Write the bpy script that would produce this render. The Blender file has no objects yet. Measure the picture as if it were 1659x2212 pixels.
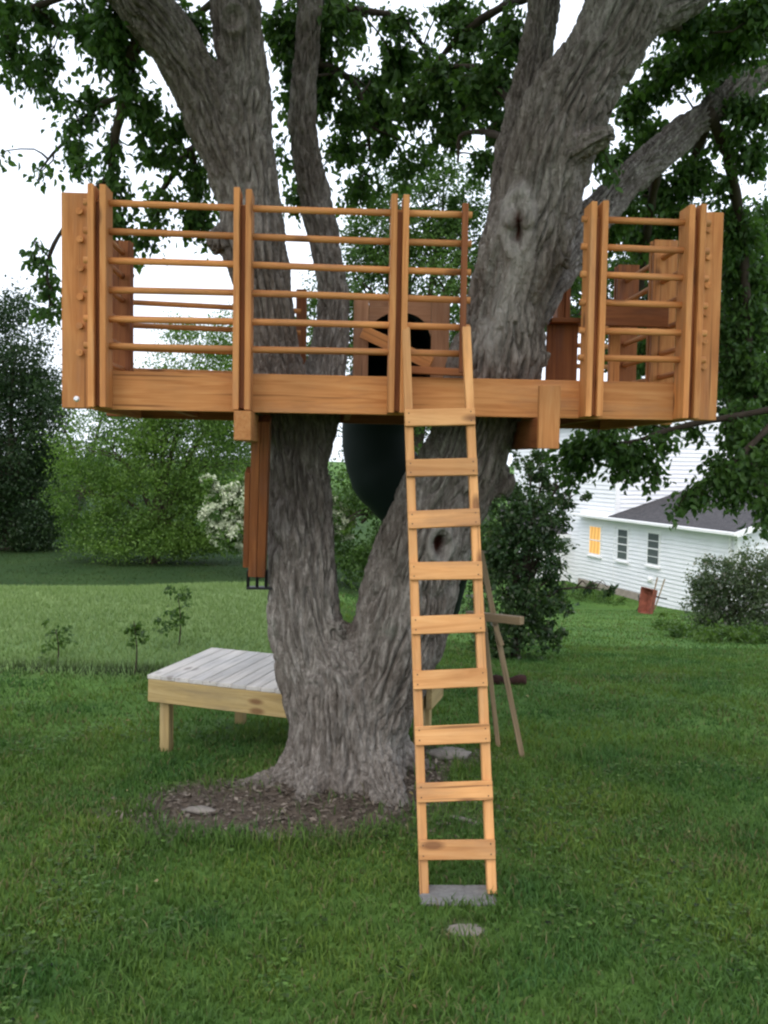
import bpy, math, random
import numpy as np
from mathutils import Matrix, Vector

random.seed(7)
rng = np.random.default_rng(11)
scene = bpy.context.scene
COL = scene.collection

# ------------------------------------------------------------------ camera
EYE = 1.9
FPX = 2000.0                      # focal length for a 1659 x 2212 view
PITCH, ROLL = math.radians(3.3), math.radians(0.95)
cam = bpy.data.cameras.new('camera')
camo = bpy.data.objects.new('camera', cam)
COL.objects.link(camo)
cam.sensor_fit = 'VERTICAL'
cam.sensor_height = 24.0
cam.lens = 24.0 * FPX / 2212.0
cam.clip_start, cam.clip_end = 0.05, 2000.0
CAMR = Matrix.Rotation(math.pi / 2 - PITCH, 4, 'X') @ Matrix.Rotation(ROLL, 4, 'Z')
camo.matrix_world = Matrix.Translation((0, 0, EYE)) @ CAMR
scene.camera = camo

# ------------------------------------------------------------------ sky, sun, exposure
world = bpy.data.worlds.new('World')
scene.world = world
world.use_nodes = True
wn = world.node_tree
wn.nodes.clear()
w_out = wn.nodes.new('ShaderNodeOutputWorld')
w_bg = wn.nodes.new('ShaderNodeBackground')
w_sky = wn.nodes.new('ShaderNodeTexSky')
w_sky.sky_type = 'NISHITA'
w_sky.sun_disc = False
SUN_EL, SUN_AZ = math.radians(48), math.radians(200)   # behind the camera, a little to the left
w_sky.sun_elevation = SUN_EL
w_sky.sun_rotation = SUN_AZ
w_sky.air_density = 1.0
w_sky.dust_density = 6.0
w_sky.ozone_density = 0.6
w_bg.inputs['Strength'].default_value = 0.13
w_veil = wn.nodes.new('ShaderNodeMix')          # an even overcast veil over the clear sky
w_veil.data_type = 'RGBA'
w_veil.inputs[0].default_value = 0.72
w_veil.inputs[7].default_value = (9.3, 10.0, 11.2, 1)
wn.links.new(w_sky.outputs[0], w_veil.inputs[6])
wn.links.new(w_veil.outputs[2], w_bg.inputs['Color'])
wn.links.new(w_bg.outputs[0], w_out.inputs['Surface'])

sun = bpy.data.lights.new('sun', 'SUN')
sun.energy = 0.5
sun.angle = math.radians(40)
sun.color = (1.0, 0.93, 0.84)
suno = bpy.data.objects.new('sun', sun)
COL.objects.link(suno)
sd = Vector((math.sin(SUN_AZ) * math.cos(SUN_EL), math.cos(SUN_AZ) * math.cos(SUN_EL), math.sin(SUN_EL)))
suno.rotation_euler = sd.to_track_quat('Z', 'Y').to_euler()

scene.view_settings.view_transform = 'Standard'
scene.view_settings.look = 'None'
scene.view_settings.gamma = 1.0
scene.view_settings.use_curve_mapping = False
scene.view_settings.exposure = 0.70
scene.cycles.max_bounces = 6
scene.cycles.pixel_filter_type = 'BLACKMAN_HARRIS'
scene.cycles.filter_width = 2.3          # the soft focus of a hand-held phone
scene.cycles.transparent_max_bounces = 6
scene.cycles.caustics_reflective = False
scene.cycles.caustics_refractive = False

# ------------------------------------------------------------------ survey helpers (a sight line met at a real distance)
def P(x, y, Y):
    d = (CAMR.to_3x3() @ Vector(((x - 829.5) / FPX, -(y - 1106) / FPX, -1.0)))
    return Vector((0, 0, EYE)) + d * (Y / d.y)

def sstep(a, b, x):
    t = np.clip((x - a) / (b - a), 0, 1)
    return t * t * (3 - 2 * t)

# gradient noise in numpy
_perm = np.random.default_rng(3).permutation(256).astype(np.int64)
_perm = np.concatenate([_perm, _perm, _perm])
_g = np.random.default_rng(5).normal(size=(256, 3))
_g /= np.linalg.norm(_g, axis=1)[:, None]

def perlin(p):
    p = np.asarray(p, float)
    i = np.floor(p).astype(np.int64)
    f = p - i
    i &= 255
    u = f * f * f * (f * (f * 6 - 15) + 10)
    r = 0
    for dx in (0, 1):
        wx = u[:, 0] if dx else 1 - u[:, 0]
        for dy in (0, 1):
            wy = u[:, 1] if dy else 1 - u[:, 1]
            for dz in (0, 1):
                wz = u[:, 2] if dz else 1 - u[:, 2]
                h = _perm[_perm[_perm[(i[:, 0] + dx) & 255] + ((i[:, 1] + dy) & 255)] + ((i[:, 2] + dz) & 255)]
                g = _g[h]
                r = r + wx * wy * wz * (g[:, 0] * (f[:, 0] - dx) + g[:, 1] * (f[:, 1] - dy) + g[:, 2] * (f[:, 2] - dz))
    return r

def fbm(p, o=3):
    a, s, r = 1.0, 1.0, 0
    for k in range(o):
        r = r + a * perlin(p * s + 17.3 * k)
        a *= 0.5
        s *= 2.03
    return r

def n2(x, y, sc, o=2, seed=0.0):
    return fbm(np.stack([x * sc, y * sc, np.full_like(x, seed + 0.37)], 1), o)

TREE = (-0.18, 5.35)

def terrain(x, y):
    x = np.asarray(x, float); y = np.asarray(y, float)
    cr = 0.24 * np.clip(x + 2, -8, 0)
    left = -1.25 * sstep(12.9 + cr, 21.0 + cr, y) + 1.5 * sstep(40, 110, y)
    rt = -0.13 * np.clip(y - 7, 0, None)
    rt = np.where(y < 9, -0.13 * np.clip(y - 7 + 1, 0, None) ** 2 / 6.0, -0.13 * (y - 7) + 0.0867 * 0.5)
    rt = np.maximum(rt, -3.15) + 2.5 * sstep(50, 130, y)
    w = sstep(-0.10, 0.12, x / np.maximum(y, 2.0))
    z = left * (1 - w) + rt * w
    d = np.hypot(x - TREE[0], y - TREE[1])
    z = z + 0.07 * np.exp(-(d / 0.9) ** 2)
    sh = np.shape(z)
    xf, yf = np.ravel(x * np.ones(sh)), np.ravel(y * np.ones(sh))
    b = n2(xf, yf, 0.35, 2, 4.0) * 0.05 * sstep(1.0, 9.0, np.hypot(xf - 0.3, yf - 4.2))
    return z + b.reshape(sh)

def tz(x, y):
    return float(terrain(np.array([x]), np.array([y]))[0])

def soil_mask(x, y):
    """1 where bare soil shows round the trunk and where the lawn is worn"""
    wob = n2(x, y, 2.6, 4, 1.0) * 0.42
    a = 1 - sstep(0.55, 1.15, np.hypot((x + 0.60) / 1.02, (y - 4.84) / 0.43) + wob)
    b = 1 - sstep(0.8, 1.05, np.hypot((x + 0.1) / 0.55, (y - 5.3) / 0.55) + wob * 0.7)
    c = 1 - sstep(0.6, 1.0, np.hypot((x - 0.36) / 0.10 - (y - 3.6) * -1.5, (y - 3.62) / 0.11) + wob)
    d = 1 - sstep(0.75, 1.0, np.hypot((x - 0.42) / 0.35, (y - 5.75) / 0.25) + wob)
    return np.clip(np.maximum.reduce([a, b, 0.8 * c, 0.9 * d]), 0, 1)

def PG(x, y):
    """where a sight line meets the ground"""
    Y = 2.5
    prev = Y
    while Y < 120:
        q = P(x, y, Y)
        if q.z < tz(q.x, q.y):
            lo, hi = prev, Y
            for _ in range(18):
                m = (lo + hi) / 2
                q = P(x, y, m)
                if q.z < tz(q.x, q.y): hi = m
                else: lo = m
            q = P(x, y, hi)
            return Vector((q.x, q.y, tz(q.x, q.y)))
        prev = Y
        Y *= 1.02
    return P(x, y, 60)

# ------------------------------------------------------------------ object helpers
def link(o):
    COL.objects.link(o)
    return o

def tag(o, label=None, cat=None, group=None, kind=None):
    if label: o['label'] = label
    if cat: o['category'] = cat
    if group: o['group'] = group
    if kind: o['kind'] = kind
    return o

def empty(name, loc, label, cat, group=None):
    o = link(bpy.data.objects.new(name, None))
    o.location = loc
    o.empty_display_size = 0.1
    o['_m'] = 0
    del o['_m']
    ROOTM[o.name] = Matrix.Translation(loc)
    return tag(o, label, cat, group)

ROOTM = {}

def put(name, mesh, mat, parent=None, M=None):
    """link a mesh as one object standing at world matrix M, under parent"""
    o = link(bpy.data.objects.new(name, mesh))
    if mat is not None and len(mesh.materials) == 0:
        mesh.materials.append(mat)
    M = M or Matrix.Identity(4)
    if parent is not None:
        o.parent = parent
        o.matrix_parent_inverse = ROOTM[parent.name].inverted()
    o.matrix_basis = M
    ROOTM[o.name] = M
    return o

def np_mesh(name, V, F, smooth=False, col=None):
    """mesh from arrays; F is (m,3) or (m,4); col is one rgb per vertex"""
    V = np.ascontiguousarray(V, np.float32); F = np.ascontiguousarray(F, np.int32)
    m, k = F.shape
    me = bpy.data.meshes.new(name)
    me.vertices.add(len(V)); me.vertices.foreach_set('co', V.ravel())
    me.loops.add(m * k); me.loops.foreach_set('vertex_index', F.ravel())
    me.polygons.add(m)
    me.polygons.foreach_set('loop_start', np.arange(0, m * k, k, dtype=np.int32))
    me.polygons.foreach_set('loop_total', np.full(m, k, np.int32))
    if smooth:
        me.polygons.foreach_set('use_smooth', np.ones(m, bool))
    me.update(calc_edges=True)
    if col is not None:
        a = me.color_attributes.new('Col', 'FLOAT_COLOR', 'POINT')
        c = np.ones((len(V), 4), np.float32); c[:, :3] = col
        a.data.foreach_set('color', c.ravel())
    return me

def cbox_mesh(name, sx, sy, sz, c=0.003):
    """a chamfered board, long axis x, centred on the origin"""
    hx, hy, hz = sx / 2, sy / 2, sz / 2
    c = min(c, hx * .4, hy * .4, hz * .4)
    V, idx = [], {}
    for s in [(a, b, d) for a in (-1, 1) for b in (-1, 1) for d in (-1, 1)]:
        for ax in range(3):
            v = [s[0] * (hx - c), s[1] * (hy - c), s[2] * (hz - c)]
            v[ax] = s[ax] * (hx, hy, hz)[ax]
            idx[(s, ax)] = len(V); V.append(v)
    F = []
    for ax in range(3):
        o1, o2 = [(1, 2), (2, 0), (0, 1)][ax]
        for sg in (-1, 1):
            q = []
            for a, b in ((-1, -1), (1, -1), (1, 1), (-1, 1)):
                s = [0, 0, 0]; s[ax] = sg; s[o1] = a; s[o2] = b
                q.append(idx[(tuple(s), ax)])
            F.append(q if sg > 0 else q[::-1])
    for ax in range(3):                                # edge chamfers, edge runs along ax
        o1, o2 = [(1, 2), (2, 0), (0, 1)][ax]
        for a in (-1, 1):
            for b in (-1, 1):
                s0 = [0, 0, 0]; s0[o1] = a; s0[o2] = b
                sa, sb = list(s0), list(s0); sa[ax] = -1; sb[ax] = 1
                q = [idx[(tuple(sa), o1)], idx[(tuple(sb), o1)], idx[(tuple(sb), o2)], idx[(tuple(sa), o2)]]
                F.append(q if a * b < 0 else q[::-1])
    for s in [(a, b, d) for a in (-1, 1) for b in (-1, 1) for d in (-1, 1)]:
        q = [idx[(s, 0)], idx[(s, 1)], idx[(s, 2)]]
        F.append(q if s[0] * s[1] * s[2] > 0 else q[::-1])
    me = bpy.data.meshes.new(name)
    me.from_pydata(V, [], F)
    me.update()
    return me

def frame_from(p0, p1, up=(0, 0, 1), mid=True):
    p0, p1 = Vector(p0), Vector(p1)
    x = (p1 - p0).normalized()
    z = Vector(up) - x * x.dot(Vector(up))
    z.normalize()
    y = z.cross(x)
    c = (p0 + p1) / 2 if mid else p0
    return Matrix(((x.x, y.x, z.x, c.x), (x.y, y.y, z.y, c.y), (x.z, y.z, z.z, c.z), (0, 0, 0, 1)))

def board(name, mat, parent, p0, p1, wy, wz, up=(0, 0, 1), c=0.003):
    """a board from p0 to p1; wz is its size along `up`, wy across"""
    L = (Vector(p1) - Vector(p0)).length
    return put(name, cbox_mesh(name, L, wy, wz, c), mat, parent, frame_from(p0, p1, up))

def tube_arrays(pts, rad, seg=12, cap=True):
    pts = np.asarray(pts, float); rad = np.asarray(rad, float)
    n = len(pts)
    t = np.gradient(pts, axis=0)
    t /= np.linalg.norm(t, axis=1)[:, None] + 1e-12
    a = np.array([0, 0, 1.0]) if abs(t[0, 2]) < 0.9 else np.array([1.0, 0, 0])
    e = np.cross(t[0], a); e /= np.linalg.norm(e)
    V = []
    ang = np.linspace(0, 2 * math.pi, seg, endpoint=False)
    for i in range(n):
        e = e - t[i] * e.dot(t[i]); e /= np.linalg.norm(e)
        b = np.cross(t[i], e)
        V.append(pts[i] + rad[i] * (np.cos(ang)[:, None] * e + np.sin(ang)[:, None] * b))
    V = np.concatenate(V)
    i = np.arange(n - 1)[:, None] * seg; j = np.arange(seg)[None]; k = (j + 1) % seg
    F = np.stack([i + j, i + k, i + seg + k, i + seg + j], -1).reshape(-1, 4)
    if cap:
        V = np.concatenate([V, pts[:1], pts[-1:]])
        c0, c1 = n * seg, n * seg + 1
        jj = np.arange(seg); kk = (jj + 1) % seg
        F = np.concatenate([F, np.stack([np.full(seg, c0), kk, jj, jj], 1), np.stack([np.full(seg, c1), (n - 1) * seg + jj, (n - 1) * seg + kk, (n - 1) * seg + kk], 1)])
    return V, F

def tube_mesh(name, pts, rad, seg=12, smooth=True):
    V, F = tube_arrays(pts, rad, seg)
    faces = [tuple(dict.fromkeys(f)) for f in F.tolist()]
    me = bpy.data.meshes.new(name)
    me.from_pydata(V.tolist(), [], faces)
    me.update()
    if smooth:
        me.polygons.foreach_set('use_smooth', [len(f) == 4 for f in faces])
    return me

def catmull(pts, step):
    """resample (x,y,z,r) control points smoothly"""
    p = np.asarray(pts, float)
    p = np.concatenate([[2 * p[0] - p[1]], p, [2 * p[-1] - p[-2]]])
    out = []
    for i in range(1, len(p) - 2):
        a, b, c, d = p[i - 1:i + 3]
        n = max(2, int(np.linalg.norm(c[:3] - b[:3]) / step))
        t = np.linspace(0, 1, n, endpoint=False)[:, None]
        out.append(0.5 * (2 * b + (c - a) * t + (2 * a - 5 * b + 4 * c - d) * t ** 2 + (3 * b - a - 3 * c + d) * t ** 3))
    out.append(p[-2:-1])
    return np.concatenate(out)

# ------------------------------------------------------------------ materials
def mat(name):
    m = bpy.data.materials.new(name)
    m.use_nodes = True
    nt = m.node_tree
    nt.nodes.clear()
    out = nt.nodes.new('ShaderNodeOutputMaterial')
    b = nt.nodes.new('ShaderNodeBsdfPrincipled')
    nt.links.new(b.outputs[0], out.inputs[0])
    return m, nt, b, out

def N(nt, t, **kw):
    n = nt.nodes.new(t)
    for k, v in kw.items():
        if k in n.inputs: n.inputs[k].default_value = v
        else: setattr(n, k, v)
    return n

def ramp(nt, stops):
    r = nt.nodes.new('ShaderNodeValToRGB')
    e = r.color_ramp.elements
    while len(e) > 1: e.remove(e[-1])
    e[0].position = stops[0][0]; e[0].color = (*stops[0][1], 1)
    for p, c in stops[1:]:
        x = e.new(p); x.color = (*c, 1)
    return r

def mixc(nt, fac, a, b, mode='MIX'):
    m = nt.nodes.new('ShaderNodeMix')
    m.data_type = 'RGBA'; m.blend_type = mode
    for s, v in ((0, fac), (6, a), (7, b)):
        if hasattr(v, 'is_output'): nt.links.new(v, m.inputs[s])
        elif s == 0: m.inputs[0].default_value = v
        else: m.inputs[s].default_value = (*v, 1)
    return m.outputs[2]

def wood_mat(name, light, mid, dark, knot=(0.12, 0.045, 0.018), rough=0.72, grain=1.0, spread=0.35, knots=True):
    """sawn timber: grain along the board's own length, knots, a tone of its own for each board"""
    m, nt, b, out = mat(name)
    L = nt.links.new
    tc = N(nt, 'ShaderNodeTexCoord'); oi = N(nt, 'ShaderNodeObjectInfo')
    off = N(nt, 'ShaderNodeVectorMath', operation='SCALE'); 
    comb = N(nt, 'ShaderNodeCombineXYZ')
    L(oi.outputs['Random'], comb.inputs[0]); L(oi.outputs['Random'], comb.inputs[1])
    L(comb.outputs[0], off.inputs[0]); off.inputs['Scale'].default_value = 37.0
    add = N(nt, 'ShaderNodeVectorMath', operation='ADD'); L(tc.outputs['Object'], add.inputs[0]); L(off.outputs[0], add.inputs[1])
    mp = N(nt, 'ShaderNodeMapping'); mp.inputs['Scale'].default_value = (1.6, 26, 26); L(add.outputs[0], mp.inputs[0])
    n1 = N(nt, 'ShaderNodeTexNoise', Scale=1.0, Detail=5.0, Roughness=0.6, Distortion=1.4); L(mp.outputs[0], n1.inputs['Vector'])
    r = ramp(nt, [(0.28, dark), (0.5, mid), (0.72, light)]); L(n1.outputs[0], r.inputs[0])
    n2_ = N(nt, 'ShaderNodeTexNoise', Scale=2.3, Detail=3.0); L(add.outputs[0], n2_.inputs['Vector'])
    r2 = ramp(nt, [(0.35, (0.72, 0.72, 0.72)), (0.65, (1.12, 1.08, 1.02))]); L(n2_.outputs[0], r2.inputs[0])
    c = mixc(nt, 0.6, r.outputs[0], r2.outputs[0], 'MULTIPLY')
    rr = ramp(nt, [(0.0, (1 - spread, 1 - spread * 1.1, 1 - spread * 1.2)), (1.0, (1.08, 1.06, 1.04))]); L(oi.outputs['Random'], rr.inputs[0])
    c = mixc(nt, 1.0, c, rr.outputs[0], 'MULTIPLY')
    ms = N(nt, 'ShaderNodeMapping'); ms.inputs['Scale'].default_value = (0.9, 5.0, 5.0); L(add.outputs[0], ms.inputs[0])
    ns = N(nt, 'ShaderNodeTexNoise', Scale=1.6, Detail=6.0, Roughness=0.7); L(ms.outputs[0], ns.inputs['Vector'])
    rs = ramp(nt, [(0.52, (0, 0, 0)), (0.70, (0.55, 0.55, 0.55))]); L(ns.outputs[0], rs.inputs[0])
    c = mixc(nt, rs.outputs[0], c, tuple(0.55 * v + 0.05 for v in dark))          # weather stains
    mc = N(nt, 'ShaderNodeMapping'); mc.inputs['Scale'].default_value = (1.1, 60, 60); L(add.outputs[0], mc.inputs[0])
    nc = N(nt, 'ShaderNodeTexNoise', Scale=1.0, Detail=2.0); L(mc.outputs[0], nc.inputs['Vector'])
    rc = ramp(nt, [(0.66, (0, 0, 0)), (0.72, (0.8, 0.8, 0.8))]); L(nc.outputs[0], rc.inputs[0])
    c = mixc(nt, rc.outputs[0], c, tuple(0.35 * v for v in dark))                 # drying checks
    if knots:
        mk = N(nt, 'ShaderNodeMapping'); mk.inputs['Scale'].default_value = (2.6, 6.5, 6.5); L(add.outputs[0], mk.inputs[0])
        vo = N(nt, 'ShaderNodeTexVoronoi', Scale=1.0, Randomness=1.0); L(mk.outputs[0], vo.inputs['Vector'])
        rk = ramp(nt, [(0.08, (.75, .75, .75)), (0.17, (0, 0, 0))]); L(vo.outputs['Distance'], rk.inputs[0])
        c = mixc(nt, rk.outputs[0], c, knot)
    L(c, b.inputs['Base Color'])
    b.inputs['Roughness'].default_value = rough
    b.inputs['Specular IOR Level'].default_value = 0.3
    bu = N(nt, 'ShaderNodeBump', Strength=0.25 * grain, Distance=0.004); L(n1.outputs[0], bu.inputs['Height']); L(bu.outputs[0], b.inputs['Normal'])
    return m

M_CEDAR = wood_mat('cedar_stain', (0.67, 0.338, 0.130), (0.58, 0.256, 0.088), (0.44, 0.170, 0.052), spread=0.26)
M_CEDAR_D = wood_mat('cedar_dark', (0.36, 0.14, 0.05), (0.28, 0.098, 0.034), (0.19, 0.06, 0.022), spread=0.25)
M_LADDER = wood_mat('ladder_pine', (0.70, 0.395, 0.172), (0.62, 0.318, 0.126), (0.49, 0.225, 0.080), spread=0.2)
M_TREAT = wood_mat('treated_pine', (0.46, 0.36, 0.18), (0.38, 0.285, 0.13), (0.28, 0.20, 0.085), spread=0.2)
M_GREYWOOD = wood_mat('weathered_plank', (0.60, 0.59, 0.58), (0.54, 0.525, 0.51), (0.45, 0.43, 0.41), spread=0.14, knot=(.2, .17, .15))
M_OLDPOLE = wood_mat('old_pole', (0.34, 0.26, 0.16), (0.27, 0.20, 0.12), (0.18, 0.13, 0.075), spread=0.2)
M_ROUGH = wood_mat('panel_pine', (0.50, 0.28, 0.17), (0.42, 0.22, 0.125), (0.30, 0.15, 0.08), spread=0.2)

def plain(name, c, rough=0.6, metal=0.0, spec=0.4, var=0.25, scale=8.0, bump=0.0):
    m, nt, b, out = mat(name)
    tc = N(nt, 'ShaderNodeTexCoord')
    n = N(nt, 'ShaderNodeTexNoise', Scale=scale, Detail=5.0, Roughness=0.6); nt.links.new(tc.outputs['Object'], n.inputs['Vector'])
    r = ramp(nt, [(0.3, tuple(v * (1 - var) for v in c)), (0.7, tuple(min(1, v * (1 + var)) for v in c))]); nt.links.new(n.outputs[0], r.inputs[0])
    nt.links.new(r.outputs[0], b.inputs['Base Color'])
    b.inputs['Roughness'].default_value = rough; b.inputs['Metallic'].default_value = metal
    b.inputs['Specular IOR Level'].default_value = spec
    if bump:
        bu = N(nt, 'ShaderNodeBump', Strength=0.5, Distance=bump); nt.links.new(n.outputs[0], bu.inputs['Height']); nt.links.new(bu.outputs[0], b.inputs['Normal'])
    return m

M_STEEL = plain('black_steel', (0.015, 0.015, 0.016), 0.5, 0.3)
M_BOLT = plain('zinc_bolt', (0.6, 0.6, 0.62), 0.35, 0.9)
M_SLIDE = plain('green_plastic', (0.0025, 0.008, 0.006), 0.7, 0, 0.15, 0.1)
M_CONC = plain('concrete', (0.175, 0.175, 0.175), 0.9, 0, 0.2, 0.25, 40, 0.003)
M_STONE = plain('stone', (0.20, 0.18, 0.16), 0.9, 0, 0.2, 0.3, 20, 0.006)
M_SIDING = plain('white_siding', (0.82, 0.83, 0.86), 0.55, 0, 0.4, 0.05, 1.5)
M_TRIM = plain('white_trim', (0.86, 0.86, 0.87), 0.5, 0, 0.4, 0.04, 2.0)
M_ROOF = plain('shingle_roof', (0.075, 0.073, 0.078), 0.95, 0, 0.2, 0.4, 30, 0.02)
M_FOUND = plain('foundation', (0.34, 0.29, 0.25), 0.9, 0, 0.2, 0.2, 5, 0.01)
M_RUST = plain('rusty_red', (0.24, 0.075, 0.048), 0.75, 0.1, 0.3, 0.45, 6, 0.003)
M_RUBBER = plain('rubber', (0.02, 0.02, 0.02), 0.8)
M_TWIG = plain('twig_bark', (0.055, 0.042, 0.032), 0.9, 0, 0.2, 0.3, 20)
M_REDROT = plain('rotten_log', (0.040, 0.020, 0.017), 0.95, 0, 0.1, 0.5, 9, 0.01)
M_CHIP = plain('bark_chips', (0.12, 0.085, 0.06), 0.95, 0, 0.1, 0.6, 30)

def shingles(m):
    """courses of shingles: staggered brick relief and tone"""
    nt = m.node_tree
    b = [n for n in nt.nodes if n.type == 'BSDF_PRINCIPLED'][0]
    old = b.inputs['Base Color'].links[0].from_socket
    tc = N(nt, 'ShaderNodeTexCoord')
    mp = N(nt, 'ShaderNodeMapping'); mp.inputs['Rotation'].default_value = (0, 0, 1.26); nt.links.new(tc.outputs['Object'], mp.inputs[0])
    br = N(nt, 'ShaderNodeTexBrick', Scale=3.2); nt.links.new(mp.outputs[0], br.inputs['Vector'])
    br.inputs['Color1'].default_value = (0.75, 0.75, 0.75, 1); br.inputs['Color2'].default_value = (1.15, 1.12, 1.1, 1); br.inputs['Mortar'].default_value = (.55, .55, .55, 1)
    nt.links.new(mixc(nt, 1.0, old, br.outputs['Color'], 'MULTIPLY'), b.inputs['Base Color'])
    return m
shingles(M_ROOF)

def glass_mat():
    m, nt, b, out = mat('window_glass')
    b.inputs['Base Color'].default_value = (0.10, 0.11, 0.125, 1)
    b.inputs['Roughness'].default_value = 0.06
    b.inputs['Specular IOR Level'].default_value = 0.8
    return m
M_GLASS = glass_mat()

def lit_mat():
    m, nt, b, out = mat('lit_window')
    tc = N(nt, 'ShaderNodeTexCoord')
    w = N(nt, 'ShaderNodeTexWave', Scale=1.3, Distortion=3.0, Detail=3.0); nt.links.new(tc.outputs['Object'], w.inputs['Vector'])
    r = ramp(nt, [(0.0, (0.42, 0.15, 0.02)), (0.5, (0.85, 0.38, 0.06)), (1.0, (1.0, 0.60, 0.16))]); nt.links.new(w.outputs[0], r.inputs[0])
    nt.links.new(r.outputs[0], b.inputs['Emission Color'])
    b.inputs['Emission Strength'].default_value = 0.5
    b.inputs['Base Color'].default_value = (0.5, 0.3, 0.1, 1)
    return m
M_LIT = lit_mat()

def leaf_mat(name, trans=0.35, rough=0.55, tint=(1.25, 1.35, 0.6)):
    m, nt, b, out = mat(name)
    L = nt.links.new
    at = N(nt, 'ShaderNodeAttribute', attribute_name='Col')
    L(at.outputs['Color'], b.inputs['Base Color'])
    b.inputs['Roughness'].default_value = rough
    b.inputs['Specular IOR Level'].default_value = 0.25
    tr = N(nt, 'ShaderNodeBsdfTranslucent')
    c = mixc(nt, 1.0, at.outputs['Color'], tint, 'MULTIPLY')
    L(c, tr.inputs['Color'])
    mx = N(nt, 'ShaderNodeMixShader'); mx.inputs[0].default_value = trans
    L(b.outputs[0], mx.inputs[1]); L(tr.outputs[0], mx.inputs[2]); L(mx.outputs[0], out.inputs[0])
    return m
M_LEAF = leaf_mat('leaf', 0.4, 0.42)
M_GRASS = leaf_mat('grass_blade', 0.25, 0.6)
M_PETAL = leaf_mat('petal', 0.25, 0.6, (1, 1, 1))

def bark_mat():
    m, nt, b, out = mat('bark')
    L = nt.links.new
    tc = N(nt, 'ShaderNodeTexCoord')
    ga = N(nt, 'ShaderNodeMapping'); ga.inputs['Scale'].default_value = (1, 1, 0.27); L(tc.outputs['Object'], ga.inputs[0])
    n1 = N(nt, 'ShaderNodeTexNoise', Scale=34.0, Detail=6.0, Roughness=0.7, Distortion=0.3); L(ga.outputs['Vector'], n1.inputs['Vector'])
    r = ramp(nt, [(0.34, (0.112, 0.097, 0.083)), (0.5, (0.208, 0.187, 0.166)), (0.68, (0.350, 0.326, 0.298))]); L(n1.outputs[0], r.inputs[0])
    n2_ = N(nt, 'ShaderNodeTexNoise', Scale=2.2, Detail=4.0); L(tc.outputs['Object'], n2_.inputs['Vector'])
    r2 = ramp(nt, [(0.40, (0.72, 0.68, 0.66)), (0.62, (1.1, 1.1, 1.1))]); L(n2_.outputs[0], r2.inputs[0])
    c = mixc(nt, 1.0, r.outputs[0], r2.outputs[0], 'MULTIPLY')
    n3 = N(nt, 'ShaderNodeTexNoise', Scale=5.0, Detail=6.0, Roughness=0.7); L(tc.outputs['Object'], n3.inputs['Vector'])
    r3 = ramp(nt, [(0.60, (0, 0, 0)), (0.72, (0.5, 0.5, 0.5))]); L(n3.outputs[0], r3.inputs[0])
    c = mixc(nt, r3.outputs[0], c, (0.165, 0.185, 0.145))           # lichen
    at = N(nt, 'ShaderNodeAttribute', attribute_name='Col')          # r: open heartwood, g: pale callus wood
    sp = N(nt, 'ShaderNodeSeparateColor'); L(at.outputs['Color'], sp.inputs[0])
    c = mixc(nt, sp.outputs[1], c, (0.33, 0.31, 0.285))
    c = mixc(nt, sp.outputs[0], c, (0.07, 0.024, 0.016))
    L(c, b.inputs['Base Color'])
    b.inputs['Roughness'].default_value = 0.92
    b.inputs['Specular IOR Level'].default_value = 0.15
    # fine relief: cracked ridges along the limb and grain on top
    n4 = N(nt, 'ShaderNodeTexNoise', Scale=42.0, Detail=3.0, Roughness=0.55, Distortion=0.8); L(ga.outputs['Vector'], n4.inputs['Vector'])
    s4 = N(nt, 'ShaderNodeMath', operation='SUBTRACT'); L(n4.outputs[0], s4.inputs[0]); s4.inputs[1].default_value = 0.5
    a4 = N(nt, 'ShaderNodeMath', operation='ABSOLUTE'); L(s4.outputs[0], a4.inputs[0])
    m4 = N(nt, 'ShaderNodeMath', operation='MULTIPLY'); L(a4.outputs[0], m4.inputs[0]); m4.inputs[1].default_value = 5.0; m4.use_clamp = True
    b1 = N(nt, 'ShaderNodeBump', Strength=0.8, Distance=0.012); L(m4.outputs[0], b1.inputs['Height'])
    n5 = N(nt, 'ShaderNodeTexNoise', Scale=110.0, Detail=5.0, Roughness=0.7); L(ga.outputs['Vector'], n5.inputs['Vector'])
    b2 = N(nt, 'ShaderNodeBump', Strength=0.8, Distance=0.006); L(n5.outputs[0], b2.inputs['Height']); L(b1.outputs[0], b2.inputs['Normal'])
    L(b2.outputs[0], b.inputs['Normal'])
    return m
M_BARK = bark_mat()

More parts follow.
